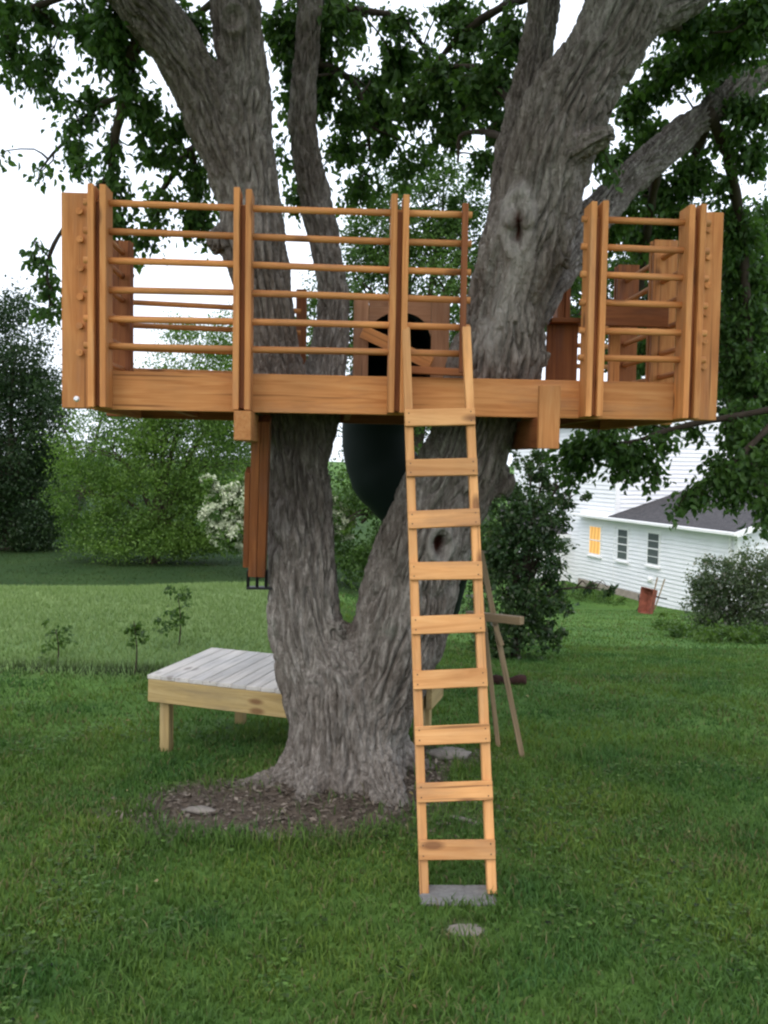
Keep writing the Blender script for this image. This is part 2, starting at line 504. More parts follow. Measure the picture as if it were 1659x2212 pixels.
def ground_mat():
    m, nt, b, out = mat('earth_and_lawn')
    L = nt.links.new
    tc = N(nt, 'ShaderNodeTexCoord')
    at = N(nt, 'ShaderNodeAttribute', attribute_name='Col')          # r: bare soil, g: meadow, b: painted tree shade
    sp = N(nt, 'ShaderNodeSeparateColor'); L(at.outputs['Color'], sp.inputs[0])
    n1 = N(nt, 'ShaderNodeTexNoise', Scale=9.0, Detail=8.0, Roughness=0.7); L(tc.outputs['Object'], n1.inputs['Vector'])
    r1 = ramp(nt, [(0.3, (0.050, 0.108, 0.023)), (0.55, (0.085, 0.168, 0.039)), (0.75, (0.130, 0.225, 0.055))]); L(n1.outputs[0], r1.inputs[0])
    r2 = ramp(nt, [(0.3, (0.150, 0.215, 0.085)), (0.55, (0.195, 0.280, 0.110)), (0.75, (0.24, 0.325, 0.145))]); L(n1.outputs[0], r2.inputs[0])
    c = mixc(nt, sp.outputs[1], r1.outputs[0], r2.outputs[0])
    c = mixc(nt, sp.outputs[2], c, (0.028, 0.058, 0.018))           # shade of the far trees, painted as darker ground
    n2_ = N(nt, 'ShaderNodeTexNoise', Scale=0.5, Detail=3.0); L(tc.outputs['Object'], n2_.inputs['Vector'])
    rp = ramp(nt, [(0.35, (0.78, 0.82, 0.8)), (0.65, (1.15, 1.1, 1.0))]); L(n2_.outputs[0], rp.inputs[0])
    c = mixc(nt, 1.0, c, rp.outputs[0], 'MULTIPLY')
    n3 = N(nt, 'ShaderNodeTexNoise', Scale=28.0, Detail=6.0, Roughness=0.7); L(tc.outputs['Object'], n3.inputs['Vector'])
    rs = ramp(nt, [(0.3, (0.070, 0.054, 0.041)), (0.6, (0.135, 0.108, 0.086)), (0.8, (0.22, 0.185, 0.155))]); L(n3.outputs[0], rs.inputs[0])
    c = mixc(nt, sp.outputs[0], c, rs.outputs[0])
    L(c, b.inputs['Base Color'])
    b.inputs['Roughness'].default_value = 0.95
    b.inputs['Specular IOR Level'].default_value = 0.1
    bu = N(nt, 'ShaderNodeBump', Strength=0.7, Distance=0.03); L(n3.outputs[0], bu.inputs['Height']); L(bu.outputs[0], b.inputs['Normal'])
    return m
M_GROUND = ground_mat()

# ================================================================== the ground
def meadow_mask(x, y):
    e = 7.75 + 0.2 * np.sin(x * 0.9) + n2(x, y, 0.8, 2, 9.0) * 0.35
    return sstep(0.0, 0.5, y - e) * (0.55 + 0.45 * sstep(8.6, 11.0, y)) * (1 - sstep(14.5, 17.0, y)) * (1 - sstep(-0.14, -0.04, x / np.maximum(y, 2.0)))

def build_ground():
    def axis(lo, hi, c, n, k):
        t = np.linspace(-1, 1, n)
        s = np.sinh(t * k) / np.sinh(k)
        return c + np.where(s < 0, s * (c - lo), s * (hi - c))
    xs = axis(-220, 220, 0.0, 190, 5.2)
    ys = axis(-40, 420, 5.5, 240, 5.2)
    X, Y = np.meshgrid(xs, ys)
    x, y = X.ravel(), Y.ravel()
    z = terrain(x, y)
    s = soil_mask(x, y)
    z = z + s * n2(x, y, 9.0, 3, 2.0) * 0.02 - s * 0.012
    n, m = X.shape
    i = np.arange(n - 1)[:, None] * m + np.arange(m - 1)[None]
    F = np.stack([i, i + 1, i + m + 1, i + m], -1).reshape(-1, 4)
    under = sstep(18.0, 21.0, y) * (1 - sstep(-0.05, 0.05, x / np.maximum(y, 2))) * (1 - sstep(60, 90, y))  # where the far trees' shade is painted into the ground colour
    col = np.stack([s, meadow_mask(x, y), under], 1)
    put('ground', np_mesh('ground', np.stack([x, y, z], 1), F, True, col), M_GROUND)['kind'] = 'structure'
build_ground()

# ------------------------------------------------------------------ grass (nobody could count the blades)
def blades(x, y, h, w, lean, base, tip, segs=2):
    n = len(x)
    z = terrain(x, y) - 0.004
    a = rng.uniform(0, 2 * math.pi, n)
    sx, sy = np.cos(a), np.sin(a)
    la = rng.uniform(0, 2 * math.pi, n)
    lx, ly = np.cos(la) * lean, np.sin(la) * lean
    B = np.stack([x, y, z], 1)
    S = np.stack([sx, sy, 0 * sx], 1) * (w / 2)[:, None]
    D = np.stack([lx, ly, 0 * lx], 1) * h[:, None]
    U = np.stack([0 * h, 0 * h, h], 1)
    if segs == 2:
        V = np.stack([B - S, B + S, B + U * .58 + D * .3 + S * .75, B + U * .58 + D * .3 - S * .75, B + U * (1 - 0.25 * lean[:, None]) + D], 1).reshape(-1, 3)
        o = (np.arange(n) * 5)[:, None]
        F = np.concatenate([o + np.array([0, 1, 2]), o + np.array([0, 2, 3]), o + np.array([3, 2, 4])])
        k = 5; t = np.array([0, 0, .6, .6, 1.0])
    else:
        V = np.stack([B - S, B + S, B + U + D], 1).reshape(-1, 3)
        F = (np.arange(n) * 3)[:, None] + np.array([0, 1, 2])
        k = 3; t = np.array([0, 0, 1.0])
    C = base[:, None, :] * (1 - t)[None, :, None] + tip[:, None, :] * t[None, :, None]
    return V, F, C.reshape(-1, 3)

PAVER = None
def scatter_grass(n, y0, y1, power, side=1.2):
    """lawn points between two distances, denser towards the near edge"""
    u = rng.uniform(0, 1, n)
    y = (y0 ** power + u * (y1 ** power - y0 ** power)) ** (1 / power)
    x = rng.uniform(-1, 1, n) * (0.50 * y + side)
    return x, y

def green_tones(x, y, n):
    g1, g2, g3 = np.array([0.070, 0.138, 0.020]), np.array([0.155, 0.228, 0.038]), np.array([0.046, 0.118, 0.027])
    p = np.clip(0.5 + n2(x, y, 1.4, 3, 6.0) * 1.1, 0, 1)[:, None]
    r = rng.uniform(0, 1, n)[:, None]
    c = g1 * (1 - r) + g2 * r
    c = c * p + (g3 * (0.8 + 0.5 * r)) * (1 - p)
    dry = (rng.uniform(0, 1, n) < 0.05 + 0.38 * np.clip(n2(x, y, 0.9, 3, 12.0), 0, 1))[:, None]
    c = np.where(dry, np.array([0.165, 0.150, 0.070]) * (0.7 + 0.6 * r), c)
    return c

def build_grass():
    parts = []
    def add(n, y0, y1, power, h0, h1, w0, w1, segs, side):
        x, y = scatter_grass(n, y0, y1, power, side)
        s = soil_mask(x, y)
        pat = n2(x, y, 1.7, 3, 3.0)
        keep = (rng.uniform(0, 1, len(x)) > s * 0.97) & (rng.uniform(0, 1, len(x)) < 0.78 + 0.5 * pat)
        keep &= meadow_mask(x, y) < 0.3
        keep &= ~((np.abs(x - 0.345 + 0.03 * np.sin(y * 60)) < 0.165) & (np.abs(y - 3.935 + 0.02 * np.sin(x * 37)) < 0.075))
        x, y = x[keep], y[keep]; n = len(x)
        tuft = np.clip(n2(x, y, 3.1, 2, 8.0), -0.5, 0.7)
        nearsoil = soil_mask(x * 0.96, y + 0.16)
        h = rng.uniform(h0, h1, n) * (1 + 0.9 * tuft + 0.7 * nearsoil)
        w = rng.uniform(w0, w1, n)
        c = green_tones(x, y, n)
        c = c * (1 - 0.55 * sstep(18.0, 21.0, y) * (1 - sstep(-0.05, 0.05, x / y)))[:, None]  # blades darkened too, matching the painted shade under the far trees
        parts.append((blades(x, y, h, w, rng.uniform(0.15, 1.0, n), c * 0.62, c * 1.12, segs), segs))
    add(190000, 2.3, 6.2, 1.3, 0.022, 0.062, 0.004, 0.0085, 2, 1.0)
    add(150000, 6.2, 13.0, 1.2, 0.025, 0.055, 0.008, 0.015, 1, 1.0)
    add(90000, 13.0, 36.0, 0.9, 0.03, 0.05, 0.016, 0.032, 1, 3.0)
    for k in (2, 1):
        Vs, Fs, Cs, o = [], [], [], 0
        for (V, F, C), s in parts:
            if s != k: continue
            Vs.append(V); Fs.append(F + o); Cs.append(C); o += len(V)
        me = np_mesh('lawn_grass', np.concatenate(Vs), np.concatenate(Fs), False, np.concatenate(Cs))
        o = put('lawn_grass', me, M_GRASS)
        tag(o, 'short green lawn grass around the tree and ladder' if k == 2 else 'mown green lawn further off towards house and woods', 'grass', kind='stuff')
    # the unmown strip on the left with pale seed heads
    n = 95000
    y = rng.uniform(7.5, 16.5, n); x = -rng.uniform(0.02, 0.62, n) * y - 0.2
    keep = rng.uniform(0, 1, n) < meadow_mask(x, y)
    x, y = x[keep], y[keep]; n = len(x)
    edge = np.exp(-((y - 7.95) / 0.22) ** 2)
    h = rng.uniform(0.03, 0.085, n) * (1 + 0.6 * edge)
    r = rng.uniform(0, 1, n)[:, None]
    c = np.array([0.125, 0.205, 0.062]) * (1 - r) + np.array([0.24, 0.325, 0.14]) * r
    c = c * (1 - edge[:, None]) + np.array([0.04, 0.06, 0.025]) * edge[:, None] * (0.5 + r)
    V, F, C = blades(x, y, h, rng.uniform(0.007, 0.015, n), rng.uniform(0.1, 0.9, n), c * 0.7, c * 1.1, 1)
    tag(put('meadow_grass', np_mesh('meadow_grass', V, F, False, C), M_GRASS), 'pale long grass of the unmown strip left of the tree', 'grass', kind='stuff')
build_grass()

def build_clover():
    n = 20000
    y = rng.uniform(2.3 ** .6, 9.5 ** .6, n) ** (1 / .6); x = rng.uniform(-1, 1, n) * (0.5 * y + 1)
    k = (n2(x, y, 1.3, 3, 21.0) > 0.10) & (rng.uniform(0, 1, n) > soil_mask(x, y)) & (meadow_mask(x, y) < .3)
    x, y = x[k], y[k]; n = len(x)
    z = terrain(x, y) + rng.uniform(.012, .045, n)
    a = rng.uniform(0, 2 * math.pi, n)
    V, F, C = [], [], []
    c = 0.72 * np.array([0.050, 0.125, 0.026]) * (1 - rng.uniform(0, 1, n))[:, None] + 0.72 * np.array([0.125, 0.205, 0.045]) * rng.uniform(0, 1, n)[:, None]
    for j in range(3):
        t = a + j * 2.094
        d = np.stack([np.cos(t), np.sin(t), 0.25 + 0 * t], 1)
        nr = np.stack([0 * t, 0 * t, 1 + 0 * t], 1) + rng.normal(size=(n, 3)) * .25
        sz = rng.uniform(.010, .019, n)
        v, f = leaves(np.stack([x, y, z], 1), d, nr, sz, sz * .95, .08)
        V.append((v, f, np.repeat(c, 4, 0)))
    v, f, cc = merge(V)
    tag(put('clover', np_mesh('clover', v, f, False, cc), M_GRASS), 'patches of clover and low weeds in the lawn', 'clover', kind='stuff')

# ================================================================== foliage tools
def leaves(base, d, nrm, L, W, fold=0.18):
    d = d / (np.linalg.norm(d, axis=1)[:, None] + 1e-9)
    s = np.cross(d, nrm); s /= np.linalg.norm(s, axis=1)[:, None] + 1e-9
    nn = np.cross(s, d)
    L = L[:, None]; W = W[:, None]
    V = np.stack([base, base + d * L * .42 + s * W * .5 + nn * W * fold, base + d * L - nn * L * 0.12, base + d * L * .42 - s * W * .5 + nn * W * fold], 1).reshape(-1, 3)
    F = (np.arange(len(base)) * 4)[:, None] + np.array([0, 1, 2, 3])
    return V, F

def leaves6(base, d, nrm, L, W, fold=0.16):
    d = d / (np.linalg.norm(d, axis=1)[:, None] + 1e-9)
    s = np.cross(d, nrm); s /= np.linalg.norm(s, axis=1)[:, None] + 1e-9
    nn = np.cross(s, d)
    L = L[:, None]; W = W[:, None]
    V = np.stack([base, base + d * L * .22 + s * W * .40 + nn * W * fold, base + d * L * .60 + s * W * .42 + nn * W * fold, base + d * L - nn * L * 0.16,
                  base + d * L * .60 - s * W * .42 + nn * W * fold, base + d * L * .22 - s * W * .40 + nn * W * fold], 1).reshape(-1, 3)
    o = (np.arange(len(base)) * 6)[:, None]
    F = np.concatenate([o + np.array([0, 1, 2, 3]), o + np.array([0, 3, 4, 5])])
    return V, F

def unit(n):
    v = rng.normal(size=(n, 3))
    return v / np.linalg.norm(v, axis=1)[:, None]

def merge(lst):
    Vs, Fs, Cs, o = [], [], [], 0
    for t in lst:
        Vs.append(t[0]); Fs.append(t[1] + o); o += len(t[0])
        if len(t) > 2: Cs.append(t[2])
    return np.concatenate(Vs), np.concatenate(Fs), (np.concatenate(Cs) if Cs else None)

def crown_leaves(lobes, n, size, cols, clump=0.38, droop=0.25, per=55, flat=0.5):
    """leaf clumps spread over the outside of rounded lobes; returns V,F,C"""
    vol = np.array([l[3] * l[4] + l[4] * l[5] + l[3] * l[5] for l in lobes]); vol = vol / vol.sum()
    out = []
    cols = [np.array(c) for c in cols]
    for l, f in zip(lobes, vol):
        c0, r0 = np.array(l[:3]), np.array(l[3:6])
        nc = max(4, int(n * f / per))
        u = unit(nc)
        rad = rng.uniform(0.35, 1.0, nc) ** 0.5
        wob = 1 + 0.28 * perlin(u * 1.9 + c0 * 0.7)
        cc = c0 + u * (rad * wob)[:, None] * r0
        tone = np.clip(rng.uniform(-.1, 1.1, nc) * .7 + rng.uniform(0, .35) + 0.9 * perlin(cc * 0.55), 0, 1)
        k = np.repeat(np.arange(nc), per)
        cr = clump * r0.mean() * rng.uniform(0.5, 1.2, nc)
        pos = cc[k] + rng.normal(size=(len(k), 3)) * (cr[k] * 0.5)[:, None] * np.array([1, 1, 0.7])
        d = u[k] * 0.5 + unit(len(k)) * 0.9 + np.array([0, 0, -droop])
        nr = unit(len(k)) * 0.8 + np.array([0, 0, flat]) + u[k] * 0.4
        s = size * rng.uniform(0.6, 1.35, len(k))
        V, F = leaves(pos, d, nr, s, s * 0.62)
        t = np.clip(tone[k] * 0.85 + rng.uniform(-.05, 0.25, len(k)), 0, 1)[:, None]
        C = cols[0] * (1 - t) + cols[1] * t
        if len(cols) > 2:
            pick = (rng.uniform(0, 1, len(k)) < 0.08)[:, None]
            C = np.where(pick, cols[2], C)
        out.append((V, F, np.repeat(C, 4, 0)))
    return merge(out)

def trunk_limbs(base, lobes, r, fork=0.45):
    """a tapered trunk with one limb into each lobe"""
    out = []
    b = np.array(base, float)
    top = np.mean([l[:3] for l in lobes], axis=0)
    ctr = b + (top - b) * fork; ctr[:2] = b[:2] + (top[:2] - b[:2]) * 0.3
    pts = catmull([[*(b - [0, 0, .15]), r * 1.5], [*(b + (ctr - b) * .3), r * 1.05], [*ctr, r * .85], [*(ctr + (top - ctr) * .7), r * .35]], 0.25)
    out.append(tube_arrays(pts[:, :3], pts[:, 3], 10))
    for l in lobes:
        e = np.array(l[:3])
        m = (ctr + e) / 2 + [0, 0, 0.12 * np.linalg.norm(e - ctr)]
        pts = catmull([[*(ctr - [0, 0, .1]), r * .55], [*m, r * .33], [*e, r * .14]], 0.3)
        out.append(tube_arrays(pts[:, :3], pts[:, 3], 7))
        for _ in range(5):
            u = unit(1)[0]; u[2] = abs(u[2]) * .4
            q = e + u * np.array(l[3:6]) * .8
            s = m + (e - m) * rng.uniform(.3, 1)
            pts = catmull([[*s, r * .16], [*((s + q) / 2 + [0, 0, .1]), r * .1], [*q, r * .03]], 0.3)
            out.append(tube_arrays(pts[:, :3], pts[:, 3], 5))
    return merge(out)[:2]

def quads_mesh(name, V, F, smooth=True):
    faces = [tuple(dict.fromkeys(f)) for f in F.tolist()]
    me = bpy.data.meshes.new(name)
    me.from_pydata(V.tolist(), [], faces); me.update()
    if smooth: me.polygons.foreach_set('use_smooth', np.ones(len(faces), bool))
    return me

def tree(name, label, cat, base, lobes, n, size, cols, r, group=None, mat_leaf=None, part='crown', **kw):
    root = empty(name, base, label, cat, group)
    V, F = trunk_limbs(base, lobes, r)
    put('trunk', quads_mesh('trunk', V, F), M_TWIG, root)
    V, F, C = crown_leaves(lobes, n, size, cols, **kw)
    o = put(part, np_mesh(part, V, F, False, C), mat_leaf or M_LEAF, root)
    return root

build_clover()

def fallen_leaves():
    n = 45
    y = rng.uniform(2.6, 8.5, n); x = rng.uniform(-1, 1, n) * (0.48 * y + .5)
    b = np.stack([x, y, terrain(x, y) + rng.uniform(.025, .05, n)], 1)
    s = rng.uniform(.02, .042, n)
    V, F = leaves6(b, unit(n) * [1, 1, .3], unit(n) * .5 + [0, 0, 1], s, s * .6, .15)
    r = rng.uniform(0, 1, n)[:, None]
    C = np.array([.14, .085, .035]) * (1 - r) + np.array([.30, .27, .11]) * r
    tag(put('fallen_leaves', np_mesh('fallen_leaves', V, F, False, np.repeat(C, 6, 0)), M_PETAL), 'scattered dry fallen leaves on the lawn', 'leaves', kind='stuff')
fallen_leaves()

# ================================================================== the old tree that carries the platform
def L_(pts):
    """limb control points given as sight (x, y), distance and half width"""
    out = []
    for x, y, Y, hw in pts:
        p = P(x, y, Y)
        out.append([p.x, p.y, p.z, hw * Y / FPX])
    return out

LIMBS = {
 'bole': L_([(735, 1860, 5.36, 188), (738, 1790, 5.36, 174), (742, 1720, 5.36, 154), (745, 1640, 5.36, 138), (745, 1540, 5.36, 132), (735, 1440, 5.37, 118), (715, 1370, 5.38, 80)]),
 'left': L_([(712, 1580, 5.36, 92), (690, 1480, 5.36, 92), (668, 1370, 5.38, 90), (656, 1260, 5.42, 84), (651, 1150, 5.46, 79), (646, 1050, 5.48, 76), (638, 950, 5.5, 76), (618, 860, 5.5, 74), (596, 770, 5.5, 66), (575, 650, 5.5, 64), (551, 530, 5.5, 70), (540, 420, 5.5, 68), (532, 300, 5.5, 66), (526, 180, 5.5, 62), (512, 60, 5.5, 60), (505, -60, 5.5, 58), (500, -260, 5.55, 52), (495, -500, 5.6, 42)]),
 'left_branch': L_([(520, 430, 5.5, 55), (492, 350, 5.46, 58), (458, 265, 5.42, 57), (424, 180, 5.36, 56), (376, 95, 5.3, 57), (306, 5, 5.2, 58), (210, -110, 5.05, 50), (80, -260, 4.85, 40)]),
 'rear': L_([(660, 980, 5.6, 60), (685, 880, 5.75, 52), (706, 780, 5.9, 44), (722, 650, 6.0, 37), (702, 520, 6.05, 36), (676, 420, 6.1, 35), (656, 300, 6.1, 31), (660, 150, 6.1, 29), (668, 0, 6.1, 28), (672, -180, 6.2, 24)]),
 'right': L_([(772, 1600, 5.34, 98), (810, 1500, 5.34, 104), (848, 1400, 5.34, 108), (888, 1260, 5.33, 108), (930, 1135, 5.3, 104), (985, 1030, 5.27, 98), (1012, 960, 5.24, 92), (1042, 870, 5.2, 96), (1070, 775, 5.16, 106), (1092, 665, 5.12, 90), (1122, 555, 5.08, 98), (1152, 465, 5.04, 96), (1176, 370, 5.0, 96), (1210, 270, 5.0, 96), (1262, 170, 5.0, 88), (1314, 90, 5.0, 84), (1356, -10, 5.0, 88), (1385, -130, 5.0, 78), (1420, -330, 5.05, 62), (1440, -520, 5.1, 48)]),
 'right_dark': L_([(1110, 470, 5.2, 62), (1118, 370, 5.32, 60), (1132, 270, 5.42, 52), (1150, 165, 5.5, 42), (1164, 80, 5.56, 38), (1174, -40, 5.6, 38), (1180, -260, 5.7, 32)]),
 'right_fork': L_([(1300, 110, 5.02, 66), (1370, 50, 5.04, 62), (1450, 0, 5.08, 58), (1560, -60, 5.15, 50), (1720, -140, 5.25, 42)]),
 'right_limb': L_([(1130, 690, 5.3, 55), (1185, 600, 5.46, 56), (1250, 512, 5.66, 46), (1330, 416, 5.9, 40), (1430, 328, 6.1, 37), (1530, 245, 6.3, 35), (1660, 152, 6.5, 33), (1860, 30, 6.8, 28)]),
 'stub': L_([(1180, 360, 4.9, 34), (1240, 328, 4.82, 30), (1290, 302, 4.76, 24), (1324, 286, 4.72, 18)]),
 'root_left': L_([(690, 1625, 5.33, 72), (626, 1682, 5.25, 55), (560, 1703, 5.2, 41), (490, 1713, 5.2, 28), (420, 1722, 5.2, 14)]),
 'root_mid': L_([(690, 1655, 5.2, 58), (666, 1728, 5.02, 41), (638, 1778, 4.88, 27), (606, 1810, 4.78, 12)]),
 'root_centre': L_([(742, 1680, 5.14, 52), (748, 1748, 4.98, 36), (744, 1790, 4.86, 19)]),
 'root_front': L_([(800, 1625, 5.22, 66), (834, 1712, 5.02, 50), (864, 1772, 4.84, 35), (892, 1812, 4.68, 21), (912, 1838, 4.56, 10)]),
 'root_right': L_([(830, 1610, 5.4, 66), (885, 1660, 5.46, 42), (950, 1690, 5.5, 28), (1010, 1705, 5.55, 13)]),
}

def build_tree():
    rs = {k: catmull(v, 0.04) for k, v in LIMBS.items()}
    parts = []
    for k, c in rs.items():
        parts.append(tube_arrays(c[:, :3], np.maximum(c[:, 3], 0.012), 20))
    # burls and collars
    def ball(c, r):
        a = np.linspace(-0.98, 0.98, 9) * math.pi / 2
        pts = np.array([[c[0], c[1], c[2] + r * math.sin(t)] for t in a])
        return tube_arrays(pts, np.maximum(r * np.cos(a), r * .05), 16)
    for x, y, Y, r in ((1165, 772, 5.1, 0.07), (1078, 1040, 5.26, 0.10), (478, 520, 5.45, 0.09), (735, 1352, 5.18, 0.05), (1210, 560, 5.0, 0.08), (1120, 480, 4.86, 0.09)):
        parts.append(ball(P(x, y, Y), r))
    V, F, _ = merge(parts)
    me = quads_mesh('rough_trunk', V, F)
    ob = link(bpy.data.objects.new('rough_trunk', me))
    md = ob.modifiers.new('r', 'REMESH'); md.mode = 'VOXEL'; md.voxel_size = 0.009; md.adaptivity = 0.0
    dg = bpy.context.evaluated_depsgraph_get()
    ev = ob.evaluated_get(dg); em = ev.to_mesh()
    nv, nf = len(em.vertices), len(em.polygons)
    V = np.empty(nv * 3, np.float32); em.vertices.foreach_get('co', V); V = V.reshape(-1, 3).astype(float)
    lt = np.empty(nf, np.int32); em.polygons.foreach_get('loop_total', lt)
    li = np.empty(len(em.loops), np.int32); em.loops.foreach_get('vertex_index', li)
    ev.to_mesh_clear()
    bpy.data.objects.remove(ob); bpy.data.meshes.remove(me)
    F = li.reshape(-1, 4) if (lt == 4).all() else None
    if F is None:
        st = np.concatenate([[0], np.cumsum(lt)[:-1]])
        F = np.array([[li[s], li[s + 1], li[s + 2], li[s + (3 if t == 4 else 2)]] for s, t in zip(st, lt) if t in (3, 4)])
    E = np.concatenate([F[:, [0, 1]], F[:, [1, 2]], F[:, [2, 3]], F[:, [3, 0]]])
    def smooth(V, it, k=0.5):
        deg = np.bincount(E[:, 0], minlength=nv) + np.bincount(E[:, 1], minlength=nv)
        for _ in range(it):
            acc = np.zeros_like(V)
            for a in range(3):
                acc[:, a] = np.bincount(E[:, 0], V[E[:, 1], a], nv) + np.bincount(E[:, 1], V[E[:, 0], a], nv)
            V = V + k * (acc / np.maximum(deg, 1)[:, None] - V)
        return V
    def normals(V):
        fn = np.cross(V[F[:, 2]] - V[F[:, 0]], V[F[:, 3]] - V[F[:, 1]])
        n = np.zeros_like(V)
        for k in range(4):
            for a in range(3):
                n[:, a] += np.bincount(F[:, k], fn[:, a], nv)
        return n / (np.linalg.norm(n, axis=1)[:, None] + 1e-12)
    V = smooth(V, 18)
    Nn = normals(V)
    # broad lumps
    V = V + Nn * (fbm(V * np.array([3.2, 3.2, 1.6]), 2) * 0.028)[:, None]
    # long interlaced furrows that follow each limb
    W = np.zeros(nv); D = np.zeros(nv)
    for li_, (k, c) in enumerate(rs.items()):
        pts = c[:, :3]; rad = c[:, 3]
        lo, hi = pts.min(0) - 0.45, pts.max(0) + 0.45
        sel = np.nonzero(((V > lo) & (V < hi)).all(1))[0]
        if not len(sel): continue
        t = np.gradient(pts, axis=0); t /= np.linalg.norm(t, axis=1)[:, None]
        e = np.zeros_like(t); e0 = np.cross(t[0], [0.3, 1, 0.1]); e0 /= np.linalg.norm(e0)
        for i in range(len(t)):
            e0 = e0 - t[i] * e0.dot(t[i]); e0 /= np.linalg.norm(e0); e[i] = e0
        b = np.cross(t, e)
        s = np.concatenate([[0], np.cumsum(np.linalg.norm(np.diff(pts, axis=0), axis=1))])
        for ch in np.array_split(sel, max(1, len(sel) // 20000)):
            d2 = ((V[ch, None, :] - pts[None]) ** 2).sum(2)
            j = d2.argmin(1); d = np.sqrt(d2[np.arange(len(ch)), j]) - rad[j]
            w = np.exp(-np.clip(d, -0.1, 0.5) / 0.035)
            w[d > 0.25] = 0
            rel = V[ch] - pts[j]
            A = (rel * e[j]).sum(1); B = (rel * b[j]).sum(1); S = s[j] + (rel * t[j]).sum(1)
            sc = np.clip(rad[j] / 0.22, 0.45, 1.15)
            lam = 0.038 * np.sqrt(sc); Ls = 0.26 * np.sqrt(sc)
            q = np.stack([A / lam, B / lam, S / Ls + 31 * li_], 1)
            q = q + 0.4 * np.stack([perlin(q * [.6, .6, 1.7] + 5), perlin(q * [.6, .6, 1.7] + 41), 0 * A], 1)
            n1 = perlin(q); n2_ = perlin(q * [1.9, 1.9, 1.5] + 77); n3 = perlin(q * [3.6, 3.6, 9.0] + 133)
            f1 = np.exp(-np.abs(n1 / 0.17) ** 1.6); f2 = np.exp(-np.abs(n2_ / 0.16) ** 1.6)
            big = perlin(q * [.38, .38, .30] + 211)
            dd = (-0.046 * f1 - 0.010 * f2 * (1 - 0.5 * f1) + 0.006 * n3 + 0.022 * big) * np.sqrt(sc)
            W[ch] += w; D[ch] += w * dd
    disp = np.where(W > 0, D / np.maximum(W, 1e-9), 0)
    # knots: a raised collar round an open eye
    col = np.zeros((nv, 3))
    for x, y, Y, rx, rz, deep in ((1118, 482, 4.82, 0.058, 0.125, 0.12), (952, 1178, 5.05, 0.048, 0.075, 0.10), (505, 40, 5.34, 0.05, 0.06, 0.0)):
        c = np.array(P(x, y, Y))
        rel = V - c
        q = np.sqrt((rel[:, 0] / rx) ** 2 + (rel[:, 2] / rz) ** 2)
        near = (np.abs(rel[:, 1]) < 0.30) & (Nn[:, 1] < 0.1)
        ring = np.exp(-((q - 1.25) / 0.55) ** 2) * near
        pit = np.clip(1.0 - q / 0.75, 0, 1) * near
        disp = disp * (1 - 0.6 * np.clip(ring + pit, 0, 1)) + 0.020 * ring - deep * pit ** 0.5
        disp = disp + 0.008 * near * np.clip(1 - (q - 1) / 2.4, 0, 1) * np.sin(q * 6.0) * (q > 1)
        if deep: col[:, 0] = np.maximum(col[:, 0], np.clip(pit * 4, 0, 1))
        col[:, 1] = np.maximum(col[:, 1], ring * (0.5 if deep else 0.1))
    # the healed strip below the big knot is smoother, paler wood
    a, b_ = np.array(P(1128, 560, 4.82)), np.array(P(1050, 740, 4.95))
    ab = b_ - a; tt = np.clip(((V - a) @ ab) / ab.dot(ab), 0, 1)
    dist = np.linalg.norm((V - (a + tt[:, None] * ab)) * [1, .5, 1], axis=1)
    st = np.exp(-(dist / 0.075) ** 2) * (Nn[:, 1] < 0.2)
    disp *= 1 - 0.7 * st; col[:, 1] = np.maximum(col[:, 1], st * 0.75)
    V = V + Nn * disp[:, None]
    root = empty('old_tree', (TREE[0], TREE[1], 0.0), 'huge old forked tree with furrowed grey bark that carries the wooden platform', 'tree')
    tm = np_mesh('trunk', V, F, True, col)
    put('trunk', tm, M_BARK, root)
    print('trunk verts', nv)
    return root, rs
OLD_TREE, LIMB_PATHS = build_tree()

